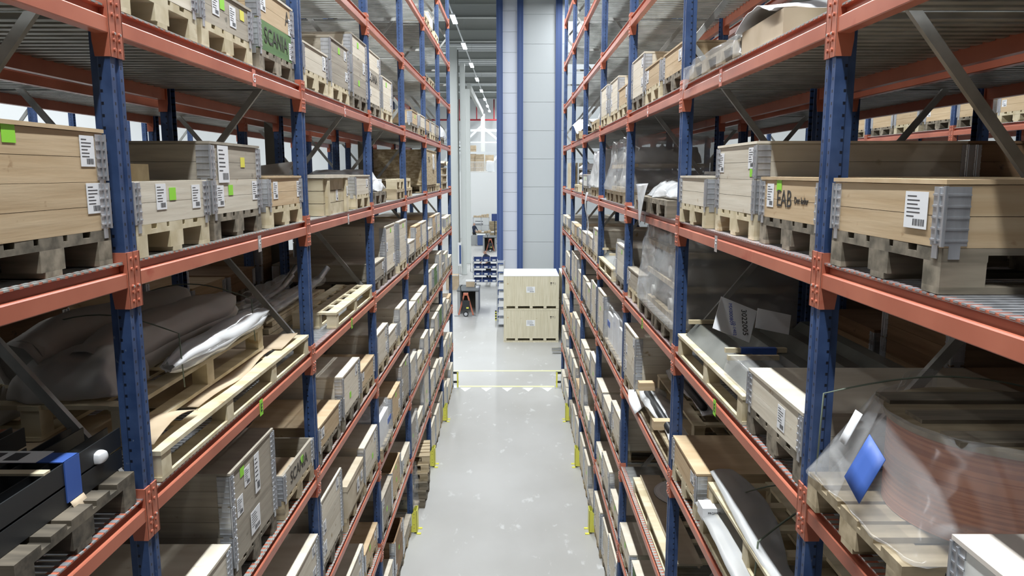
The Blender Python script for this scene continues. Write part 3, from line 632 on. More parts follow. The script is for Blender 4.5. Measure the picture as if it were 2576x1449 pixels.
# --- left, shelf F, third bay : battened crate
t,s=load('battened_crate','pale plank crate with vertical battens and lid, shelf F left rack, third bay','crate','L','F',yb(2,1.05))
MB().box(-1.05,-.02,-.46,.46,.0,.105).box(-1.05,-.02,-.46,.46,.11,.215).box(-1.05,-.02,-.46,.46,.22,.325).build('plank_body',M['palw'],t)
for y in (-.40,.34): MB().box(-.02,.005,y,y+.09,0,.335).build('batten',M['palw'],t)
MB().box(-1.08,.01,-.48,.48,.33,.36).build('lid',M['p_lid'],t); MB.build(label_mb(.08,.10,2),'paper_label',[M['paper'],M['ink']],t,(-.019,.05,.17))
MB.build(label_mb(.05,.10,4),'paper_label',[M['paper'],M['ink']],t,(.006,.38,.2))
sheet_thing('foam_sheet','grey foam sheet curling up behind the battened crate, left shelf F','foam','L','F',yb(2,1.75),.2,-.55,lambda u,v:(-.5*v,-.5+.75*u,.04+.20*math.sin(PI*u)*(1-.3*v)+.1*u),12,4,M['foam'],.006)
# --- left, shelf F, fourth bay : white bag on dark pallet, then stacked empty pallets
for o in (.62,): pallet((-1.66,yb(3,o),DECK['F']+.001),0,'palg','dark pallet under white plastic bag, shelf F left rack, fourth bay',True)
t,s=load('white_bag','white plastic bag draped over its load on dark pallet, left shelf F','bag','L','F',yb(3,.82),.147,.0)
MB().lump(-1.1,.02,-.62,.62,0,.26,14,.055,.35,4,3,0,.35).build('bag',M['bag'],t)
MB().box(-.9,-.1,-.4,.4,0,.15).build('contents',M['paper'],t)
t,s=load('black_case','black machine part lying behind the white bag, left shelf F','machine part','L','F',yb(3,1.9),.0,-.35)
MB().box(-.6,0,-.4,.3,0,.2).build('case_body',M['dark'],t); MB().box(-.5,-.2,-.2,.1,.2,.3).build('case_top',M['dark'],t)
pallet((-1.66,yb(3,2.30),DECK['F']+.147),.0,'palw','upper of two new pale pallets, shelf F left rack, fourth bay',True)
pallet((-1.70,yb(4,.5),DECK['F']+.147),.0,'palw','upper of two stacked pallets, shelf F left rack, fifth bay',False)
# --- left, shelf F, sixth bay : strand-board box
for o,wd in ((.5,'near'),(1.35,'far')): pallet((-1.66,yb(5,o),DECK['F']+.001),0,'pal',f'{wd} pallet under the tall strand-board box, left shelf F',False)
t,s=load('strand_board_box','tall strand-board box on pallets with black stencil marks, left shelf F','box','L','F',yb(5,.95),.147,-.0)
MB().box(-1.2,0,-.88,.88,.0,.66).box(-1.21,.008,-.89,.89,.66,.675).build('box_panels',M['osb'],t)
text('Y3 6',.16,M['mark'],t,(.002,-.55,.48),(PI/2,0,PI/2),'stencil'); MB().lump(.0,.02,.1,.34,.3,.6,6,.012,0,3,5).build('torn_film',M['bag'],t)
pallet((-1.66,yb(5,2.3),DECK['F']+.001),0,'palw','empty pallet beyond the strand-board box, left shelf F',False)
# --- left, shelf F, end bay
t,s=load('lattice_crate','pale lattice crate stack with ragged sheets on top, end of left shelf F','crate','L','F',yb(6,.9),0,0)
for k in range(3):
    z=.17*k
    for y in (-.5,-.17,.17,.5): MB().box(-1.0,0,y-.03,y+.03,z,z+.13).build('post',M['pal'],t)
    MB().box(-1.0,.01,-.55,.55,z+.13,z+.16).build('layer_board',M['pal'],t)
MB().sheet(lambda u,v:(-.8*v+.05,-.5+1.0*u,.60+.05*math.sin(8*u)),10,3,.006).build('top_sheet',M['board'],t)
MB().sheet(tubefn(-.1,.56,.08,.06,.45,2),12,12,.003).build('rolled_foam',M['foam'],t)
t,s=load('white_bag','white plastic bag bulging over the end of left shelf G','bag','L','G',yb(6,1.0),.147,.0)
MB().lump(-.9,.05,-.55,.7,0,.28,10,.06,.3,6,3,0,.4).build('bag',M['bag'],t)
pallet((-1.66,yb(6,.7),DECK['G']+.001),0,'palg','pallet under the white bag at the end of left shelf G',False)
# --- left lower shelves
pallet((-1.66,yb(2,1.42),DECK['C']+.001),0,'pal','pallet under the plain cardboard box, left shelf C',True)
t,s=load('cardboard_box','plain grey-brown cardboard box on pallet, left shelf C third bay','box','L','C',yb(2,1.42),.146,-.0)
MB().box(-1.18,-.005,-.40,.40,0,.33).box(-1.185,0,-.405,.405,.28,.335).build('carton',M['board'],t); MB.build(label_mb(.12,.14,1),'paper_label',[M['paper'],M['ink']],t,(.001,.1,.15)); MB.build(label_mb(.1,.1,2),'paper_label',[M['paper'],M['ink']],t,(.001,.28,.17))
def wrapped(rk,L,y0,y1,h,label,plab,seed,core='card',near=False,mat='film',taper=.08,tape=False,pm='pal',amp=.035,dx=0,ncore=1):
    H=(y1-y0)/2; yc=(y0+y1)/2; X,rz=FR[rk]; s=1 if rz==0 else -1
    n=2 if y1-y0>1.3 else 1
    for k in range(n):
        yy=yc if n==1 else yc+(k-.5)*.86
        pallet((X+s*(dx-.012),yy,DECK[L]+.001),rz,pm,plab+(f', {("nearer","farther")[k]} one' if n==2 else ''),near)
    t,_=load('wrapped_load',label,'wrapped load',rk,L,yc,.147,dx)
    if core=='cast':
        k=0; z=0.0
        while z<h-.12:
            MB().box(-1.05,-.08,-H+.08,H-.08,z,z+.05).build('layer_board',M['pal'],t)
            for yy in ([-.5*H,.48*H] if H>.5 else [0]):
                w2=min(.34,H*.42)
                MB().lump(-1.02,-.09,yy-w2,yy+w2,z+.05,z+.215,6,.012,.12,seed+int(yy*9),3,0,.25).cyl((-.98,yy,z+.19),(-.10,yy,z+.19),.07,20).cyl((-.09,yy,z+.14),(-.065,yy,z+.14),.055,16).build('casting',M['cast'],t)
                for x in (-.22,-.55,-.88): MB().tube([(x,yy-.13,z+.16),(x+.02,yy-.15,z+.24),(x,yy,z+.27),(x-.02,yy+.15,z+.24),(x,yy+.13,z+.16)],.014,8).build('handle_bar',M['steel'],t)
            z+=.29
    else:
        for k in range(ncore): MB().box(-1.1,-.05,-H+.05+k*2*H/ncore,-H+2*H/ncore*(k+1)-.05,0,h*(.75 if k%2==0 else .9)).build('contents',M[core],t)
    MB().lump(-1.17,.012,-H,H,0,h,14,amp,taper,seed,2.6).build('stretch_film',M[mat],t)
    if tape: MB().box(.03,.034,-.2,.05,h*.6,h*.75).build('blue_tape',M['tape'],t)
    return t
wrapped('L','C',yb(3,.1),yb(3,.85),.45,'clear plastic-wrapped load with blue tape at second crate, left shelf C','pallet under the clear wrapped load, left shelf C',11,'paper',True,tape=True,dx=.03)
wrapped('L','A',yb(4,.15),yb(4,.8),.75,'clear plastic-wrapped load on floor behind nearest yellow guard, left rack','pallet under wrapped load on floor, left rack',12,'cast')
for k in range(6):
    X=-1.52+.0*k; pallet((-1.56+.012*k*(1 if k<3 else .6),yb(4,1.25+.55*(k%2)*.0)+.05*k,.001+.146*k),.02*k,'palg' if k<3 else 'pal',f'empty pallet, {["bottom","second","third","fourth","fifth","top"][k]} of the stack on floor beside middle left guard',False,'stack of empty pallets on floor')
# --- right, shelf G second bay
t,s=load('cardboard_box','open brown carton draped with white sheet, right shelf G second bay','box','R','G',4.20,.0,-.02)
MB().box(-.9,-.0,-.34,.34,0,.13).build('carton',M['card'],t)
MB().sheet(lambda u,v:(.02-.9*v,-.42+.72*u,.14+.12*math.sin(PI*min(1,u*1.15))*(.6+.4*math.sin(3*v))+.02*noise.noise(Vector((u*6,v*6,2)))),18,10,.004).build('white_sheet',M['white'],t)
t,s=load('black_case','black padded case under crumpled foil, right shelf G behind first upright','case','R','G',3.72,.0,-.62)
MB().box(-.45,.0,-.32,.3,0,.17).box(-.40,-.05,-.3,.28,.17,.19).build('case_body',M['dark'],t); MB().lump(-.42,.02,-.2,.14,.15,.27,8,.03,.3,5,7,0,.5).build('foil_sheet',M['steel'],t)
t,s=load('wrapped_load','low wrapped pallet load with clear film hanging over the beam, right shelf G','wrapped load','R','G',5.25,.0,.0)
m=MB()
for y in (-.58,-.2,.18,.56): m.box(-1.1,-.03,y-.07,y+.07,.02,.10)
for x in (-.12,-.55,-.98): m.box(x-.05,x+.08,-.62,.62,0,.02).box(x-.05,x+.08,-.62,.62,.10,.12)
m.build('wooden_frame',M['pal'],t); MB().lump(-1.12,.02,-.68,.68,.0,.155,14,.02,.10,21,4).build('stretch_film',M['film'],t)
MB().sheet(lambda u,v:(.024+.01*math.sin(7*v),-.62+.40*v,.1-.20*u*(1-.7*v)*(1 if v<.5 else .6)),8,12,.002).build('film_flap',M['film'],t)
t,s=load('white_bag','white sacks heaped on pallet, right shelf G fifth bay','bag','R','G',yb(4,.6),.147)
MB().lump(-1.0,.0,-.5,.5,0,.34,12,.06,.5,14,3,0,.4).build('bag',M['bag'],t); pallet((1.29,yb(4,.6),DECK['G']+.001),PI,'pal','pallet under the heaped white sacks, right shelf G',False)
t,s=load('white_sheet_load','large white sheet hanging over a pallet load, right shelf G sixth bay','wrapped load','R','G',yb(5,1.5),.147)
MB().box(-1.1,-.1,-.7,.5,0,.2).build('contents',M['card'],t); MB().sheet(lambda u,v:(.05-1.1*v,-.8+1.7*u,.30-.2*u*(1-v)+.05*math.sin(5*u)-.12*(v<.06)),14,8,.004).build('white_sheet',M['white'],t)
pallet((1.29,yb(5,1.0),DECK['G']+.001),PI,'pal','pallet under the white sheet load, right shelf G',False)
# --- right, shelf F third bay
for yy,wd in ((6.72,'nearer'),(7.62,'farther')): pallet((1.29,yy,DECK['F']+.001),PI,'palg',f'{wd} dark pallet under the spread white bag, right shelf F',True)
t,s=load('white_bag','white plastic bag spread over two dark pallets, corner hanging down, right shelf F','bag','R','F',7.15,.147,.0)
MB().lump(-1.1,.0,-.72,.95,0,.20,14,.05,.3,9,3,0,.25).build('bag',M['bag'],t)
MB().sheet(lambda u,v:(.03+.03*math.sin(4*v+u),-.05-.9*v,.13-.42*u*math.sin(PI*(.15+.85*v))**2-.02*v),12,16,.003).build('bag_flap',M['bag'],t)
t,s=load('flat_steel_part','flat grey steel part wrapped and laid behind the white bag, right shelf F','steel part','R','F',6.9,.36,-.55)
MB().box(-.4,0,-.5,.6,0,.03).build('steel_plate',M['cast'],t)
wrapped('R','F',yb(3,.25),yb(3,1.95),.66,'tall stack of grey castings in glossy film, right shelf F fourth bay','pallet under the stack of grey castings, right shelf F',31,'cast',mat='wrap',taper=.15,amp=.05)
wrapped('R','F',yb(4,.3),yb(4,1.3),.60,'tall milky film-wrapped load, right shelf F fifth bay','pallet under the milky wrapped load, right shelf F',32,'cast',mat='bag',taper=.12,amp=.05)
sheet_thing('hanging_film','strip of clear film hanging below right shelf F, fifth bay','plastic film','R','F',yb(4,1.5),.0,.03,lambda u,v:(.0+.03*math.sin(6*u),-.12+.3*v*(1-.5*u),.05-.75*u),12,5,M['bag'],.002)
t,s=load('white_sack_pile','pile of small white sacks on pallet, right shelf F sixth bay','sacks','R','F',yb(5,1.1),.147)
for k in range(3): MB().lump(-.8,-.02,-.4,.4,.14*k,.14*k+.13,8,.02,.1,40+k,5,0,.5).build('sack',M['white'],t)
pallet((1.29,yb(5,1.1),DECK['F']+.001),PI,'palw','pallet under the small white sacks, right shelf F',False)
t,s=load('upright_planks','row of upright pale planks standing at the far end of right shelf F','planks','R','F',yb(6,1.5),0)
for k in range(4): MB().box(-.10-.14*k,-.06-.14*k,-.42,.42,.0,.62).build('plank',M['palw'],t)
# --- right, shelf E
crate('R','E',0,'near','1wnd',y=1.72,dx=-.01)
pallet((1.29,2.72,DECK['E']+.001),PI,'pal','pallet under the wrapped orange coil, right shelf E',True)
t,s=load('wrapped_coil','large orange wound coil under clear film with blue tape, right shelf E','coil','R','E',2.73,.147,-.02)
MB().cyl((-.54,.0,0),(-.54,.0,.35),.41,48).build('coil_winding',M['copper'],t); MB().cyl((-.54,.0,.35),(-.54,.0,.37),.425,48).build('top_disc',M['pal'],t)
mb=MB()
for a in (-.3,.0,.3): mb.box(-.92,-.18+.0,a*.8-.06,a*.8+.06,.37,.385)
mb.build('top_board',M['palg'],t)
def cone(u,v):
    a=PI*(.02+.96*v)-PI/2; top=Vector((-.54+.445*math.cos(a),.44*math.sin(a),.39+(.05 if v<.12 else 0))); 
    bx=min(.04,-.54+.72*math.cos(a))
    bot=Vector((bx,max(-.44,min(.46,.66*math.sin(a))),.005)); p=top.lerp(bot,u**1.35)
    q=noise.noise_vector(Vector((v*11,u*1.6,1)))*.045; return (p.x+q.x*u,p.y+q.y*u,p.z+.3*q.z)
MB().sheet(cone,18,40,.002).build('clear_film',M['clear'],t)
MB().sheet(lambda u,v:tuple(Vector(cone(u,v*.46))+Vector((.012+.02*math.sin(v*23+u*3)*u,-.01,.004))),18,34,.002).build('milky_fold',M['milk'],t)
MB().sheet(lambda u,v:(-.03+.085*u,-.02+.13*v,.30-.17*u-.05*v),3,3,.004).build('blue_tape',M['tape'],t)
MB().sheet(lambda u,v:(-.055+.06*u,-.20+.06*v,.34-.13*u),3,3,.003).build('paper_label',M['paper'],t)
strap(t,-.36,.01,-1.0,.0,.36,.004,.10,.2)
runner_pallet('R','E',4.15,5.86,'new pale pallet under long grey profiles, right shelf E second bay',w=1.1,h=.17)
t,s=load('coated_profile_set','long grey coated steel profiles in film on pale pallet, right shelf E','steel profiles','R','E',5.0,.172,-.05)
for k,x in enumerate((-.12,-.40,-.68,-.94)):
    sh=.06*k
    for y0,y1 in ((-.84+sh,.80+sh*.2),):
        MB().prism([(x+.12,0),(x+.03,.10),(x-.07,.10),(x-.12,0),(x-.115,0),(x-.066,.094),(x+.026,.094),(x+.112,0)],-y1,-y0).build('profile',M['charcoal'],t)
MB().lump(-.26,.02,.36,.80,0,.13,10,.012,.15,7,4).build('film_end',M['film'],t)
for y,x0,x1 in ((-.72,.00,-.24),(.22,-.02,-.42),(.42,.02,-.30)): MB().box(x1,x0,y-.015,y+.015,.105,.135).build('wood_stick',M['palw'],t)
MB().box(-.35,-.12,.20,.241,.08,.137).build('blue_tape',M['tape'],t)
c=put('info_card',MB().box(-.15,.13,-.0025,.0025,0,.25).mesh('info_card',[M['paper']]),None,(1.53,5.13,DECK['E']+.31),(math.radians(-28),math.radians(22),0)); tag(c,'large white paper card with number standing among grey profiles, right shelf E','paper')
text('3022005',.055,M['mark'],c,(.06,-.003,.13),(PI/2,math.radians(72),0)); text('MX000809',.036,M['inkb'],c,(-.05,-.003,.15),(PI/2,math.radians(72),0)); text('10-1402',.032,M['inkb'],c,(.0,-.003,.06),(PI/2,math.radians(72),0))
c=put('info_card',MB().box(-.12,.12,-.002,.002,-.07,.07).mesh('info_card',[M['paper']]),None,(1.80,5.10,DECK['E']+.42),(math.radians(-20),math.radians(12),0)); tag(c,'long blank paper strip beside the numbered card, right shelf E','paper')
wrapped('R','E',6.12,7.78,.78,'huge stretch-wrapped stack of grey machine castings, right shelf E third bay','pallet under the huge wrapped castings, right shelf E',51,'cast',True,'wrap',.10,pm='palg',amp=.04,dx=.0)
runner_pallet('R','E',9.9,11.5,'new pale pallet under grey profiles, right shelf E fourth bay',w=1.05,h=.17)
t,s=load('coated_profile_set','grey coated profiles with blue tape on pale pallet, right shelf E fourth bay','steel profiles','R','E',10.7,.172,-.05)
for x in (-.14,-.42,-.7): MB().prism([(x+.12,0),(x+.03,.10),(x-.07,.10),(x-.12,0)],-.78,.75).build('profile',M['charcoal'],t)
for y in (-.7,.1): MB().box(-.3,.0,y-.015,y+.015,.105,.135).build('wood_stick',M['palw'],t)
MB().box(-.42,-.28,-.15,.0,.10,.14).build('blue_tape',M['tape'],t)
# --- right, shelf D
runner_pallet('R','D',3.3,5.0,'lower long pallet with foam strips, right shelf D second bay',w=1.1,h=.15,dx=.0)
runner_pallet('R','D',3.3,4.98,'upper long pallet with foam strip, right shelf D second bay',dz=.19,dx=-.05,w=.9,h=.17)
for k,(dz,dx,lb) in enumerate(((.155,-.0,'lower'),(.365,-.10,'upper'))):
    sheet_thing('foam_sheet',f'{lb} long translucent foam strip curling along the pallets, right shelf D','foam','R','D',4.15,dz,dx,lambda u,v,k=k:(-.26*v*(.55+.45*math.sin(PI*min(1,u*1.3+.1)))+.03*math.sin(3*u)+.02,-.9+1.75*u,.02+.022*math.sin(PI*v)+.025*math.sin(5*u+k)+.012*noise.noise(Vector((u*9,v*3,k)))+(.9*(u-.9) if u>.9 else 0)),34,8,M['foam2'],.004,'foam strips on right shelf D')
t,s=load('strap_band','olive strapping band arched over the long pallets, right shelf D','strap','R','D',4.1,.0,-.1)
strap(t,-.55,-.08,-.7,.30,.42,.005,.10,.2); strap(t,.1,.02,-.9,.1,.42,.006,.16,-.4)
t,s=load('small_carton','small white carton with printed mark at the pallet end, right shelf D','box','R','D',4.86,.165,.03)
MB().box(-.16,.0,-.07,.07,0,.085).build('carton',M['paper'],t); text('PROMETI',.022,M['ink'],t,(-.08,.0712,.05),(PI/2,0,PI)); text('4019',.02,M['ink'],t,(-.08,.0712,.022),(PI/2,0,PI))
runner_pallet('R','D',6.1,7.9,'lower long pallet with bottle-shaped foam, right shelf D third bay',w=1.1,h=.17,mat='pal',dx=-.02)
runner_pallet('R','D',6.1,7.75,'upper long pallet with white film, right shelf D third bay',dz=.21,dx=-.22,w=.85,h=.17)
for k,(dz,dx) in enumerate(((.185,-.0),(.40,-.28))):
    t,s=load('film_bundle',['white film bundle drooping from lower pallet, right shelf D third bay','white film bundle on upper pallet, right shelf D third bay'][k],'bundle','R','D',6.95,dz,dx)
    MB().sheet(lambda u,v,k=k:(-.30*v+.03*math.sin(6*u)-.02,-.75+1.5*u,.03+.06*math.sin(PI*v)*(.5+.5*math.sin(5*u+k))+.02*noise.noise(Vector((u*8,v*4,k)))),30,10,.003).build('film_wrap',M['bag'],t); MB().tube([(-.08,-.6,.06),(-.08,.6,.06)],.035,10).build('tube',M['dark'],t)
sheet_thing('paper_sheet','white paper sheet drooping over the orange beam, right shelf D third bay','paper','R','D',7.75,.12,.02,lambda u,v:(.03-.18*v+.02*math.sin(4*u),-.2+.36*u,.06-.16*u*(1-v)-.03),8,6,M['white'],.003)
for y,dz,lb in ((6.55,.2,'nearer'),(7.35,.33,'farther')):
    t,s=load('small_carton',f'{lb} small honey-coloured wood block between pallets, right shelf D third bay','box','R','D',y,dz-.18,.045); MB().box(-.16,.0,-.05,.05,.18,.26).build('carton',M['h'],t)
sheet_thing('bent_board','long thin curved pale board on upper pallet, right shelf D third bay','board','R','D',7.0,.45,-.55,lambda u,v:(-.1*v,-.8+1.5*u,.06*math.sin(PI*u)+.02),14,2,M['palw'],.012)
wrapped('R','D',yb(3,.15),yb(3,1.8),.52,'long clear film-wrapped load with blue tape, right shelf D fourth bay','pallet under the long film-wrapped load, right shelf D',61,'paper',mat='film',tape=True,ncore=3,taper=.05)
# --- right, shelf C third bay : panels and discs
runner_pallet('R','C',6.15,8.05,'long pale pallet under grey panels, right shelf C third bay',w=1.1,h=.16,dx=-.04)
t,s=load('grey_panel','long narrow grey panel lying on pallet edge, right shelf C','panel','R','C',7.3,.165,-.12)
MB().box(-.22,0,-.75,1.2,0,.02).box(-.20,-.18,-.75,1.2,-.02,.0).build('panel',M['board'],t); MB.build(MB().box(-.16,-.08,.3,.42,.0201,.0206),'paper_label',M['paper'],t)
for k,(x,y,dz,lb) in enumerate(((1.86,7.55,.19,'nearer large round light disc overhanging the grey panel'),(2.05,8.35,.17,'farther round grey disc lying deeper behind'))):
    o=thing('round_disc',lb+', right shelf C','disc',(x,y,DECK['C']+dz)); MB().cyl((0,0,0),(0,0,.006),.36,48,smooth=False).cyl((0,0,.006),(0,0,.018),.34,48,r1=.30).build('disc_plate',M['cast'] if k else M['white'],o); MB().cyl((0,0,-.006),(0,0,0),.362,48).build('rim',M['dark'],o)

# ---------------------------------------------------------------- the hall beyond the racks
t=thing('storage_tower','tall pale storage tower with blue posts beyond the crates','storage tower',(3.5,30.1,0))
ox=-3.5
MB().box(-.40+ox,8+ox,.12,3.2,0,13.3).build('core',M['wall'],t)
def panels(x0,x1,pitch,off,mat):
    z=off
    while z<13.3: MB().box(x0+ox,x1+ox,.095,.12,max(0,z+.006),min(13.3,z+pitch-.006)).build('panel',mat,t); z+=pitch
M['pan1']=mk('cool_white_panel',(.60,.63,.70),.35); M['pan2']=mk('pale_panel',(.53,.56,.57),.5)
panels(-.41,.15,.77,-.3,M['pan1']); panels(.385,1.64,1.1,-.2,M['pan2']); panels(1.89,8,1.1,-.2,M['pan2'])
for x0,x1 in ((-.655,-.41),(.15,.385),(1.64,1.89),(4.6,4.85)):
    MB().box(x0+ox,x1+ox,.0,.12,0,13.3).build('blue_post',M['tower'],t); m=MB()
    for xx in (x0+.05,x1-.06): m.box(xx+ox,xx+.012+ox,-.006,0,0,13.3)
    m.build('post_rib',M['bin'],t)
MB().box(-.655+ox,-.40+ox,.12,3.2,0,13.3).build('side_panel',M['tower'],t)
def bigcrate(x,y,z,w,d,h,label,marks=True,bottom=True):
    t=thing('shipping_crate',label,'crate',(x,y,z),0,'plywood shipping crates beyond the aisle')
    b=.06 if bottom else .02
    if bottom: MB().box(-w/2,w/2,0,d,0,.05).build('bottom_board',M['ply'],t)
    for k in range(5):
        xx=(-w/2+.05,-w/4-.03,0-.0,w/4+.0,w/2-.05)[k]
        for yy in (.05,d/2,d-.05): MB().box(xx-.05,xx+.05,yy-.05,yy+.05,b if bottom else 0,.14).build('block',M['ply'],t)
    MB().box(-w/2,w/2,0,d,.14,.17).build('base_board',M['ply'],t)
    MB().box(-w/2+.005,w/2-.005,.005,d-.005,.17,h-.016).build('plywood_body',M['ply'],t); MB().box(-w/2,w/2,0,d,h-.014,h).build('lid',M['white'] if z>1 else M['ply'],t)
    m=MB()
    for q in (-.62,-.31,.07,.40,.68): m.box(q*w/2-.001,q*w/2+.002,.0035,.005,.18,h-.02)
    m.build('panel_seam',M['h'],t)
    if marks:
        MB.build(label_mb(.30,.21,5),'paper_label',[M['paper'],M['ink']],t,(-.02,.003,h*.60),(0,0,-PI/2))
        m=MB(); X0=w/2-.30; Z=h*.77-.04
        m.box(X0,X0+.05,.002,.005,Z+.05,Z+.09).box(X0+.018,X0+.032,.002,.005,Z+.01,Z+.05).box(X0+.005,X0+.045,.002,.005,Z,Z+.01)
        m.box(X0+.075,X0+.12,.002,.005,Z+.06,Z+.08).box(X0+.094,X0+.10,.002,.005,Z,Z+.06)
        for a in (.14,.175): m.box(X0+a,X0+a+.006,.002,.005,Z,Z+.09)
        m.build('handling_marks',M['mark'],t)
        MB().box(-w/2+.13,-w/2+.17,.003,.005,h*.75,h*.79).build('faint_mark',M['h'],t)
    return t
bigcrate(.623,25.6,0,1.92,2.0,1.14,'lower large plywood shipping crate standing on the floor, facing aisle')
bigcrate(.623,25.6,1.14,1.92,2.0,1.20,'upper large plywood shipping crate with pale top, facing aisle')
bigcrate(2.65,25.75,0,1.90,2.0,1.14,'lower plywood crate half hidden behind right rack end')
bigcrate(2.65,25.75,1.14,1.90,2.0,1.2,'upper plywood crate half hidden behind right rack end')
t=thing('wire_shelf','narrow steel shelf with white boxes just left of big crates','shelf',(-.48,28.2,0))
for x in (-.14,.14):
    for y in (0,.7): MB().box(x-.015,x+.015,y-.015,y+.015,0,2.55).build('post',M['galv'],t)
for k in range(8): MB().box(-.14,.14,0,.7,.1+.34*k,.12+.34*k).build('shelf_board',M['galv'],t)
for k in range(7):
    o=thing('white_carton',f'white carton on narrow shelf, {["lowest","second","third","fourth","fifth","sixth","top"][k]} tier','box',(-.46,28.25,.121+.34*k),0,'cartons on the narrow shelf'); MB().box(-.1,.1,0,.5,0,.2).box(-.02,.02,-.002,0,.02,.18,1).build('carton',[M['white'],M['paper']],o)
t=thing('corner_guard','yellow and black striped corner guard at foot of blue tower','guard',(-.68,29.6,0))
m=MB()
for k in range(8): m.box(-.05,.05,-.05,.05,.05*k,.05*k+.05,k%2)
m.build('striped_post',[M['guard'],M['dark']],t)
t=thing('tool_cart','steel cart holding rows of blue parts bins with white labels','cart',(-1.42,38.6,0))
for x in (-.66,.66):
    for y in (0,.5): MB().box(x-.02,x+.02,y-.02,y+.02,.12,1.55).build('post',M['galv'],t)
for z in (.22,.58,.94,1.30): MB().box(-.66,.66,0,.5,z,z+.03).build('shelf_board',M['galv'],t)
for x in (-.55,.55):
    for y in (.05,.45): MB().cyl((x-.02,y,.07),(x+.02,y,.07),.07,14).build('wheel',M['dark'],t)
MB().tube([(-.68,0,.75),(-.80,0,.8),(-.80,0,1.2),(-.68,0,1.25)],.02,8).build('handle',M['galv'],t)
for a,z in enumerate((.25,.61,.97,1.33)):
    for b,x in enumerate((-.42,0,.42)):
        o=thing('parts_bin',f'blue parts bin, {("left","middle","right")[b]} one on {("lowest","second","third","top")[a]} cart shelf','bin',(-1.42+x,38.55,z+.002),0,'blue bins on the cart')
        MB().add([(-.19,0,0),(.19,0,0),(.19,.45,0),(-.19,.45,0),(-.2,-.03,.13),(.2,-.03,.13),(.2,.45,.19),(-.2,.45,.19)],[(0,3,2,1),(0,1,5,4),(1,2,6,5),(2,3,7,6),(3,0,4,7)]).box(-.2,.2,-.035,-.02,.12,.14).build('bin_body',M['bin'],o)
        MB().box(-.08,.09,-.038,-.022,.03,.10).build('bin_label',M['paper'],o)
def bench(x,y,label,w=.88,d=1.6,h=1.0):
    t=thing('workbench',label,'workbench',(x,y,0))
    for sx in (-1,1): MB().box(sx*(w/2)-sx*.12,sx*w/2,0,d,0,h-.04).build('side_panel',M['grey'],t)
    MB().box(-w/2-.02,w/2+.02,-.03,d,h-.04,h).build('bench_top',M['mat'],t); MB().box(-w/2+.12,w/2-.12,d-.06,d,0,h-.04).build('back_panel',M['darkcol'],t)
    return t
bench(-1.90,30.95,'grey workbench with dark top behind the orange hand truck'); bench(-1.80,56.6,'grey workbench farther off in front of the workshop shelves',1.0,1.8,1.05)
t=thing('cardboard_box','pale cardboard box on the nearer grey workbench','box',(-1.85,31.9,1.002)); MB().box(-.18,.18,0,.35,0,.2).box(-.18,.18,0,.17,.2,.22).build('carton',M['card'],t); MB().box(-.2,.2,.02,.3,.22,.27).build('paper_pile',M['paper'],t)
t=thing('tape_roll','white roll on the nearer grey workbench, right of cardboard box','roll',(-1.52,31.6,1.002)); MB().cyl((0,0,0),(0,0,.08),.08,16).build('roll',M['white'],t)
def truck(x,y,label):
    t=thing('hand_truck',label,'hand truck',(x,y,0))
    for sx in (-1,1): bar(MB(),(sx*.30,0,.06),(sx*.06,.0,.95),.06).build('frame_leg',M['orange'],t); MB().box(sx*.36-.12,sx*.36+.06,-.06,.06,0,.05).build('foot',M['steel'],t)
    MB().box(-.1,.1,-.05,.05,.88,.98).build('frame_head',M['orange'],t); MB().box(-.14,.16,-.09,.05,.28,.66).build('motor_box',M['dark'],t); MB().box(.02,.12,-.10,-.09,.34,.40).build('yellow_plate',M['guard'],t)
    MB().cyl((-.0,-.10,.11),(-.0,-.03,.11),.11,20).build('wheel',M['dark'],t); MB().cyl((0,-.105,.11),(0,-.1,.11),.07,14).build('wheel_hub',M['galv'],t)
    MB().tube([(-.12,-.02,.5),(-.18,-.04,1.0),(-.22,-.06,1.25),(-.14,-.06,1.32)],.022,8).build('handle',M['dark'],t)
truck(-1.95,30.4,'orange hand truck with black motor before nearer workbench'); truck(-1.72,56.0,'orange hand truck parked before the farther workbench')
t=thing('low_cabinet','brown low cabinet at the foot of the pale columns','cabinet',(-3.1,37.5,0)); MB().box(-.3,.33,0,.5,0,.75).build('cabinet_body',M['card'],t); MB().box(-.3,.33,-.01,0,.72,.75).build('cabinet_top',M['wall'],t)
t=thing('lift_forks','pair of grey steel fork tines lying near the floor by right rack end','forks',(1.9,23.95,0))
for y in (0,.42): MB().box(-.62,.4,y-.06,y+.06,.04,.09).build('fork_tine',M['steel'],t)
MB().cyl((.45,-.1,.08),(.45,.5,.08),.08,16).build('axle_roller',M['dark'],t)
def col(x0,x1,y,z0,z1,label,g=None):
    t=thing('steel_column',label,'column',((x0+x1)/2,y,z0)); w=(x1-x0)/2
    MB().box(-w,w,-.02,.0,0,z1-z0).box(-w,w,.28,.30,0,z1-z0).box(-.01,.01,0,.28,0,z1-z0).box(-w,-w+.02,0,.3,0,z1-z0).box(w-.02,w,0,.3,0,z1-z0).build('shaft',M['column'],t); MB().box(-w-.03,w+.03,-.05,.33,0,.02).build('base_plate',M['beam'],t)
col(-3.62,-3.16,43.2,0,12.8,'wide pale steel column at the rack end, leftmost of the row'); col(-3.0,-2.72,43.25,0,11.9,'slim pale steel column beside the dark drainpipe'); col(-3.15,-2.76,48.7,0,11.1,'pale steel column nearer the workshop, rightmost standing on floor'); col(-2.98,-2.62,70.3,5.95,11.2,'pale steel column standing on the mezzanine')
tag(MB().cyl((-3.09,43.1,0),(-3.09,43.1,12.6),.035,12).build('drainpipe',M['roof']),'dark drainpipe running up between the two pale columns','pipe')
tag(MB().box(-2.95,-2.75,48.9,70.4,11.1,11.5).build('crane_beam',M['beam']),'long grey crane beam running back above the columns','beam')
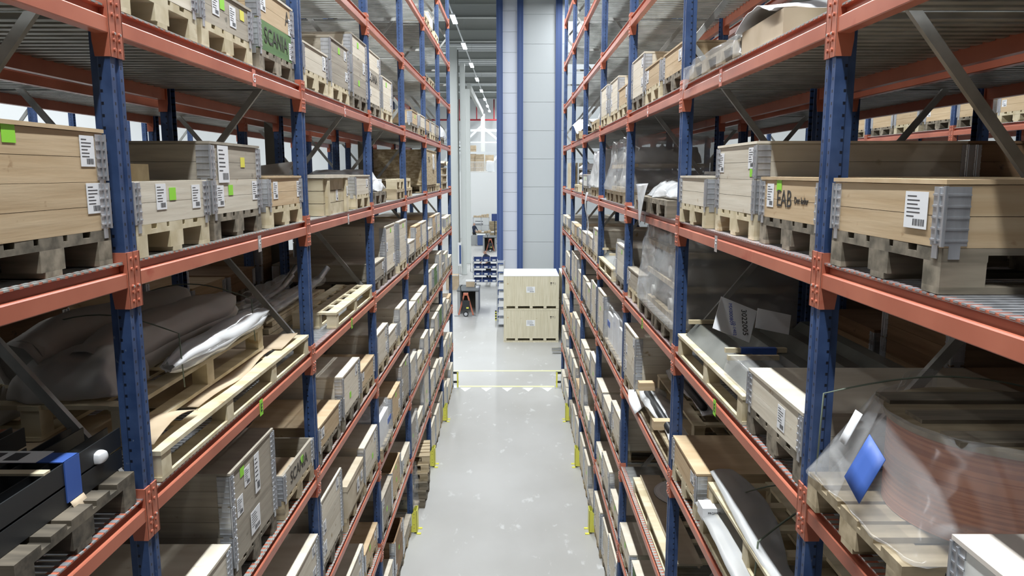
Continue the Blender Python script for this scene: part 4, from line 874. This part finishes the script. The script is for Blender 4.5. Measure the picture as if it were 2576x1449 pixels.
t=thing('banner_sign','tall blue and white sign on the slim pale column','sign',(-3.08,42.95,.55)); MB().box(-.11,.09,0,.03,0,1.35).build('sign_frame',M['paper'],t); MB().box(-.03,.01,0,.03,-.55,0).box(-.12,.10,-.1,.13,-.55,-.53).build('sign_post',M['paper'],t); MB().box(-.03,.08,-.004,0,.12,1.2).build('sign_face',M['tower'],t)
# mezzanine goods and railing
t=thing('mezzanine_railing','white bar railing along the mezzanine edge','railing',(-1.5,68.4,5.95))
m=MB()
for k in range(60): m.box(-3+.1*k,-2.975+.1*k,-.01,.01,0,.88)
m.build('railing_bars',M['wall'],t); MB().box(-3,3,-.02,.02,.88,.92).box(-3,3,-.02,.02,.03,.06).build('railing_rail',M['wall'],t)
for x,y,w,h,lb in ((-3.85,69.2,.9,2.1,'tall brown carton stack at left on the mezzanine'),(-2.3,71.6,.9,1.5,'brown carton stack far back on mezzanine beyond the bulk bag'),(-3.05,69.0,.75,1.3,'brown cartons at the railing left of the white bulk bag')):
    t=thing('carton_stack',lb,'cartons',(x,y,5.95)); k=0.0
    while k<h: MB().box(-w/2,w/2,0,.8,k,k+.38).build('carton',M['card'],t); k+=.4
t=thing('bulk_bag','white bulk bag standing at the mezzanine edge','bag',(-2.1,68.75,5.95)); MB().lump(-.42,.42,0,.8,0,1.0,8,.05,.1,3,2,0,.3).build('bag',M['white'],t)
tag(MB().box(-6,2,68.35,68.55,7.55,7.75).box(-6,-5.8,68.35,68.55,5.95,7.55).box(1.8,2,68.35,68.55,5.95,7.55).build('mezzanine_girder',M['wall']),'pale girder above the mezzanine opening','beam')
# workshop corner
t=thing('workshop_shelf','open steel shelf with cartons at the far workshop wall','shelf',(-2.85,66.4,0))
for x in (-.7,.0,.7): MB().box(x-.03,x+.03,0,.6,0,1.95).build('post',M['galv'],t)
for z in (.75,1.25,1.92): MB().box(-.73,.73,0,.6,z,z+.04).build('shelf_board',M['galv'],t)
for k in range(6):
    h=(.16,.14,.16,.24,.26,.30)[k]; o=thing('brown_carton',f'brown carton on top of workshop shelf, {["first","second","third","fourth","fifth","sixth"][k]} from left','box',(-3.42+.23*k,66.5,1.962),0,'cartons on the workshop shelf'); MB().box(-.1,.1,0,.4,0,h).build('carton',M['card'],o)
t=thing('steel_cylinder','grey metal cylinder lying on the workshop shelf','cylinder',(-3.0,66.5,1.292)); MB().cyl((-.38,.2,.18),(.3,.2,.18),.175,24).build('cylinder_shell',M['steel'],t)
t=thing('pallet_box','pale box standing right of the workshop shelf','box',(-1.75,65.9,0)); MB().box(-.35,.35,0,.6,1.0,1.65).box(-.30,.30,.05,.55,0,1.0).build('box_body',M['pal'],t)
t=thing('work_table','cluttered low work table in front of workshop shelves','table',(-2.3,63.5,0)); MB().box(-1.2,1.5,0,.9,.80,.85).build('table_top',M['pal'],t)
for x in (-1.1,0,1.4): MB().box(x-.04,x+.04,.1,.8,0,.8).build('leg',M['grey'],t)
for k in range(9):
    o=thing('loose_package',f'small pale package on the cluttered work table, {["1st","2nd","3rd","4th","5th","6th","7th","8th","9th"][k]} from left','package',(-3.3+.28*k,63.6,.852),.3*k,'packages on the work table'); MB().lump(-.13,.13,0,.3,0,.10+.1*(k%3)/2,4,.03,.1,k,5,0,.3).build('package',M[('paper','pal','card')[k%3]],o)
t=thing('blue_cabinet','low blue cabinet left of the farther workbench','cabinet',(-2.62,61.0,0)); MB().box(-.3,.3,0,.6,.03,.85).build('cabinet_body',M['tower'],t); MB().box(-.33,.33,-.02,.6,.85,.9).build('cabinet_top',M['wall'],t)
t=thing('cable_reel','round grey cable reel standing beside the blue cabinet','reel',(-3.15,61.2,0)); MB().cyl((-.08,0,.42),(-.08,.06,.42),.42,28).cyl((-.08,.3,.42),(-.08,.36,.42),.42,28).build('flange',M['grey'],t); MB().cyl((-.08,.06,.42),(-.08,.3,.42),.25,20).build('drum',M['cast'],t)
t=thing('monitor','dark monitor on a stand beside the blue tower','monitor',(-1.55,62.5,0)); MB().box(-.25,.25,0,.05,1.9,2.5).build('screen',M['bin'],t); MB().box(-.04,.04,.05,.1,0,2.2).build('stand',M['dark'],t); MB().box(-.3,.3,-.2,.3,0,.04).build('base',M['dark'],t)
# the row of hall lamps that the photo shows
for k,y in enumerate((31.8,38.3,44.9,51.6,58.6,65.2,71.8,77.4)):
    t=thing('hall_lamp',f'long ceiling lamp in the hall row, {["nearest","second","third","fourth","fifth","sixth","seventh","farthest"][k]} from camera','lamp',(-2.42,y,12.0),0,'hall ceiling lamps')
    MB().box(-.10,.10,-.85,.85,.03,.08).build('housing',M['wall'],t); MB().box(-.09,.09,-.83,.83,0,.03).build('diffuser',M['lamp'],t); MB().box(-.003,.003,-.4,-.394,.08,1.5).box(-.003,.003,.4,.406,.08,1.5).build('hanger',M['beam'],t)
tag(MB().box(-2.45,-2.39,24,80,12.085,12.12).build('lamp_rail',M['wall']),'thin pale rail carrying the row of hall lamps','rail')
# ---------------------------------------------------------------- people
def person(name,label,loc,rz,nodes,edges,zones,root):
    me=bpy.data.meshes.new(name); ks=list(nodes); me.from_pydata([nodes[k][0] for k in ks],[(ks.index(a),ks.index(b)) for a,b in edges],[])
    o=bpy.data.objects.new(name,me); COL.objects.link(o); o.modifiers.new('skin','SKIN'); 
    bm=bmesh.new(); bm.from_mesh(me); lay=bm.verts.layers.skin.verify()
    for i,v in enumerate(bm.verts): v[lay].radius=nodes[ks[i]][1]; v[lay].use_root=(ks[i]==root)
    bm.to_mesh(me); bm.free(); sm=o.modifiers.new('sub','SUBSURF'); sm.levels=1; sm.render_levels=1
    bpy.context.view_layer.update(); ev=bpy.data.meshes.new_from_object(o.evaluated_get(bpy.context.evaluated_depsgraph_get())); bpy.data.objects.remove(o)
    ev.materials.clear()
    for mt in (M['skin'],M['navy'],M['black'],M['dark'],M['hair']): ev.materials.append(mt)
    for p in ev.polygons: p.use_smooth=True; p.material_index=zones(p.center)
    return tag(put(name,ev,None,loc,(0,0,rz)),label,'person')
def body(lean=0.0,arm=.0):
    n={'pel':((0,0,.95),(.15,.11)),'wai':((0,-.10*lean,1.10),(.14,.10)),'che':((0,-.42*lean,1.36),(.18,.12)),'nec':((0,-.62*lean,1.50),(.06,.06)),'he1':((0,-.72*lean,1.60),(.08,.095)),'he2':((0,-.80*lean,1.72),(.075,.09))}
    e=[('pel','wai'),('wai','che'),('che','nec'),('nec','he1'),('he1','he2')]
    for s,k in ((-1,'l'),(1,'r')):
        n.update({k+'sh':((s*.20,-.45*lean,1.42),(.07,.07)),k+'el':((s*.25,-.45*lean-.08-arm*.3,1.14),(.045,.045)),k+'wr':((s*.20,-.45*lean-.25-arm*.5,.98+arm*.15),(.03,.03)),
          k+'ha':((s*.19,-.45*lean-.31-arm*.5,.96+arm*.15),(.035,.02)),k+'hi':((s*.10,0,.88),(.10,.10)),k+'kn':((s*.12,-.04,.48),(.065,.07)),k+'an':((s*.12,.02,.10),(.045,.05)),k+'to':((s*.13,-.15,.04),(.04,.035))})
        e+=[('che',k+'sh'),(k+'sh',k+'el'),(k+'el',k+'wr'),(k+'wr',k+'ha'),('pel',k+'hi'),(k+'hi',k+'kn'),(k+'kn',k+'an'),(k+'an',k+'to')]
        for j in range(5):
            f=k+'f%d'%j; n[f]=((s*(.165+.02*j),-.45*lean-.39-arm*.5+(.03 if j==0 else 0),.94+arm*.15-.006*j),(.009,.009)); e.append((k+'ha',f))
    return n,e
def zones(top):
    def z(c):
        if c.z<.08: return 3
        if c.z<.93: return 2
        if c.z>1.69: return 4
        if c.z>1.52: return 0
        if c.y<-.24 and c.z<1.2 and abs(c.x)>.12: return 0
        return top
    return z
n,e=body(.0,.2); a=person('person','person in dark clothes standing by the workshop bench, facing right',(-3.28,62.9,0),math.radians(60),n,e,zones(1),'pel')
n,e=body(.35,.1); b=person('person','person in navy shirt leaning forward behind the cart of blue bins',(-1.33,40.4,0),math.radians(-50),n,e,zones(1),'pel')
for p,hz in ((a,0),(b,.28)):
    f=MB(); f.lump(-.012,.012,-.115-hz,-.085-hz,1.60,1.64,4,.0,.2,1,1,0,.6).build('nose',M['skin'],p)
    for s in (-1,1): MB().lump(s*.032-.008,s*.032+.008,-.10-hz,-.085-hz,1.655,1.667,4,0,0,1,1,0,.8).build('eye',M['dark'],p)
    MB().box(-.025,.025,-.10-hz,-.09-hz,1.575,1.582).build('mouth',M['copper'],p)
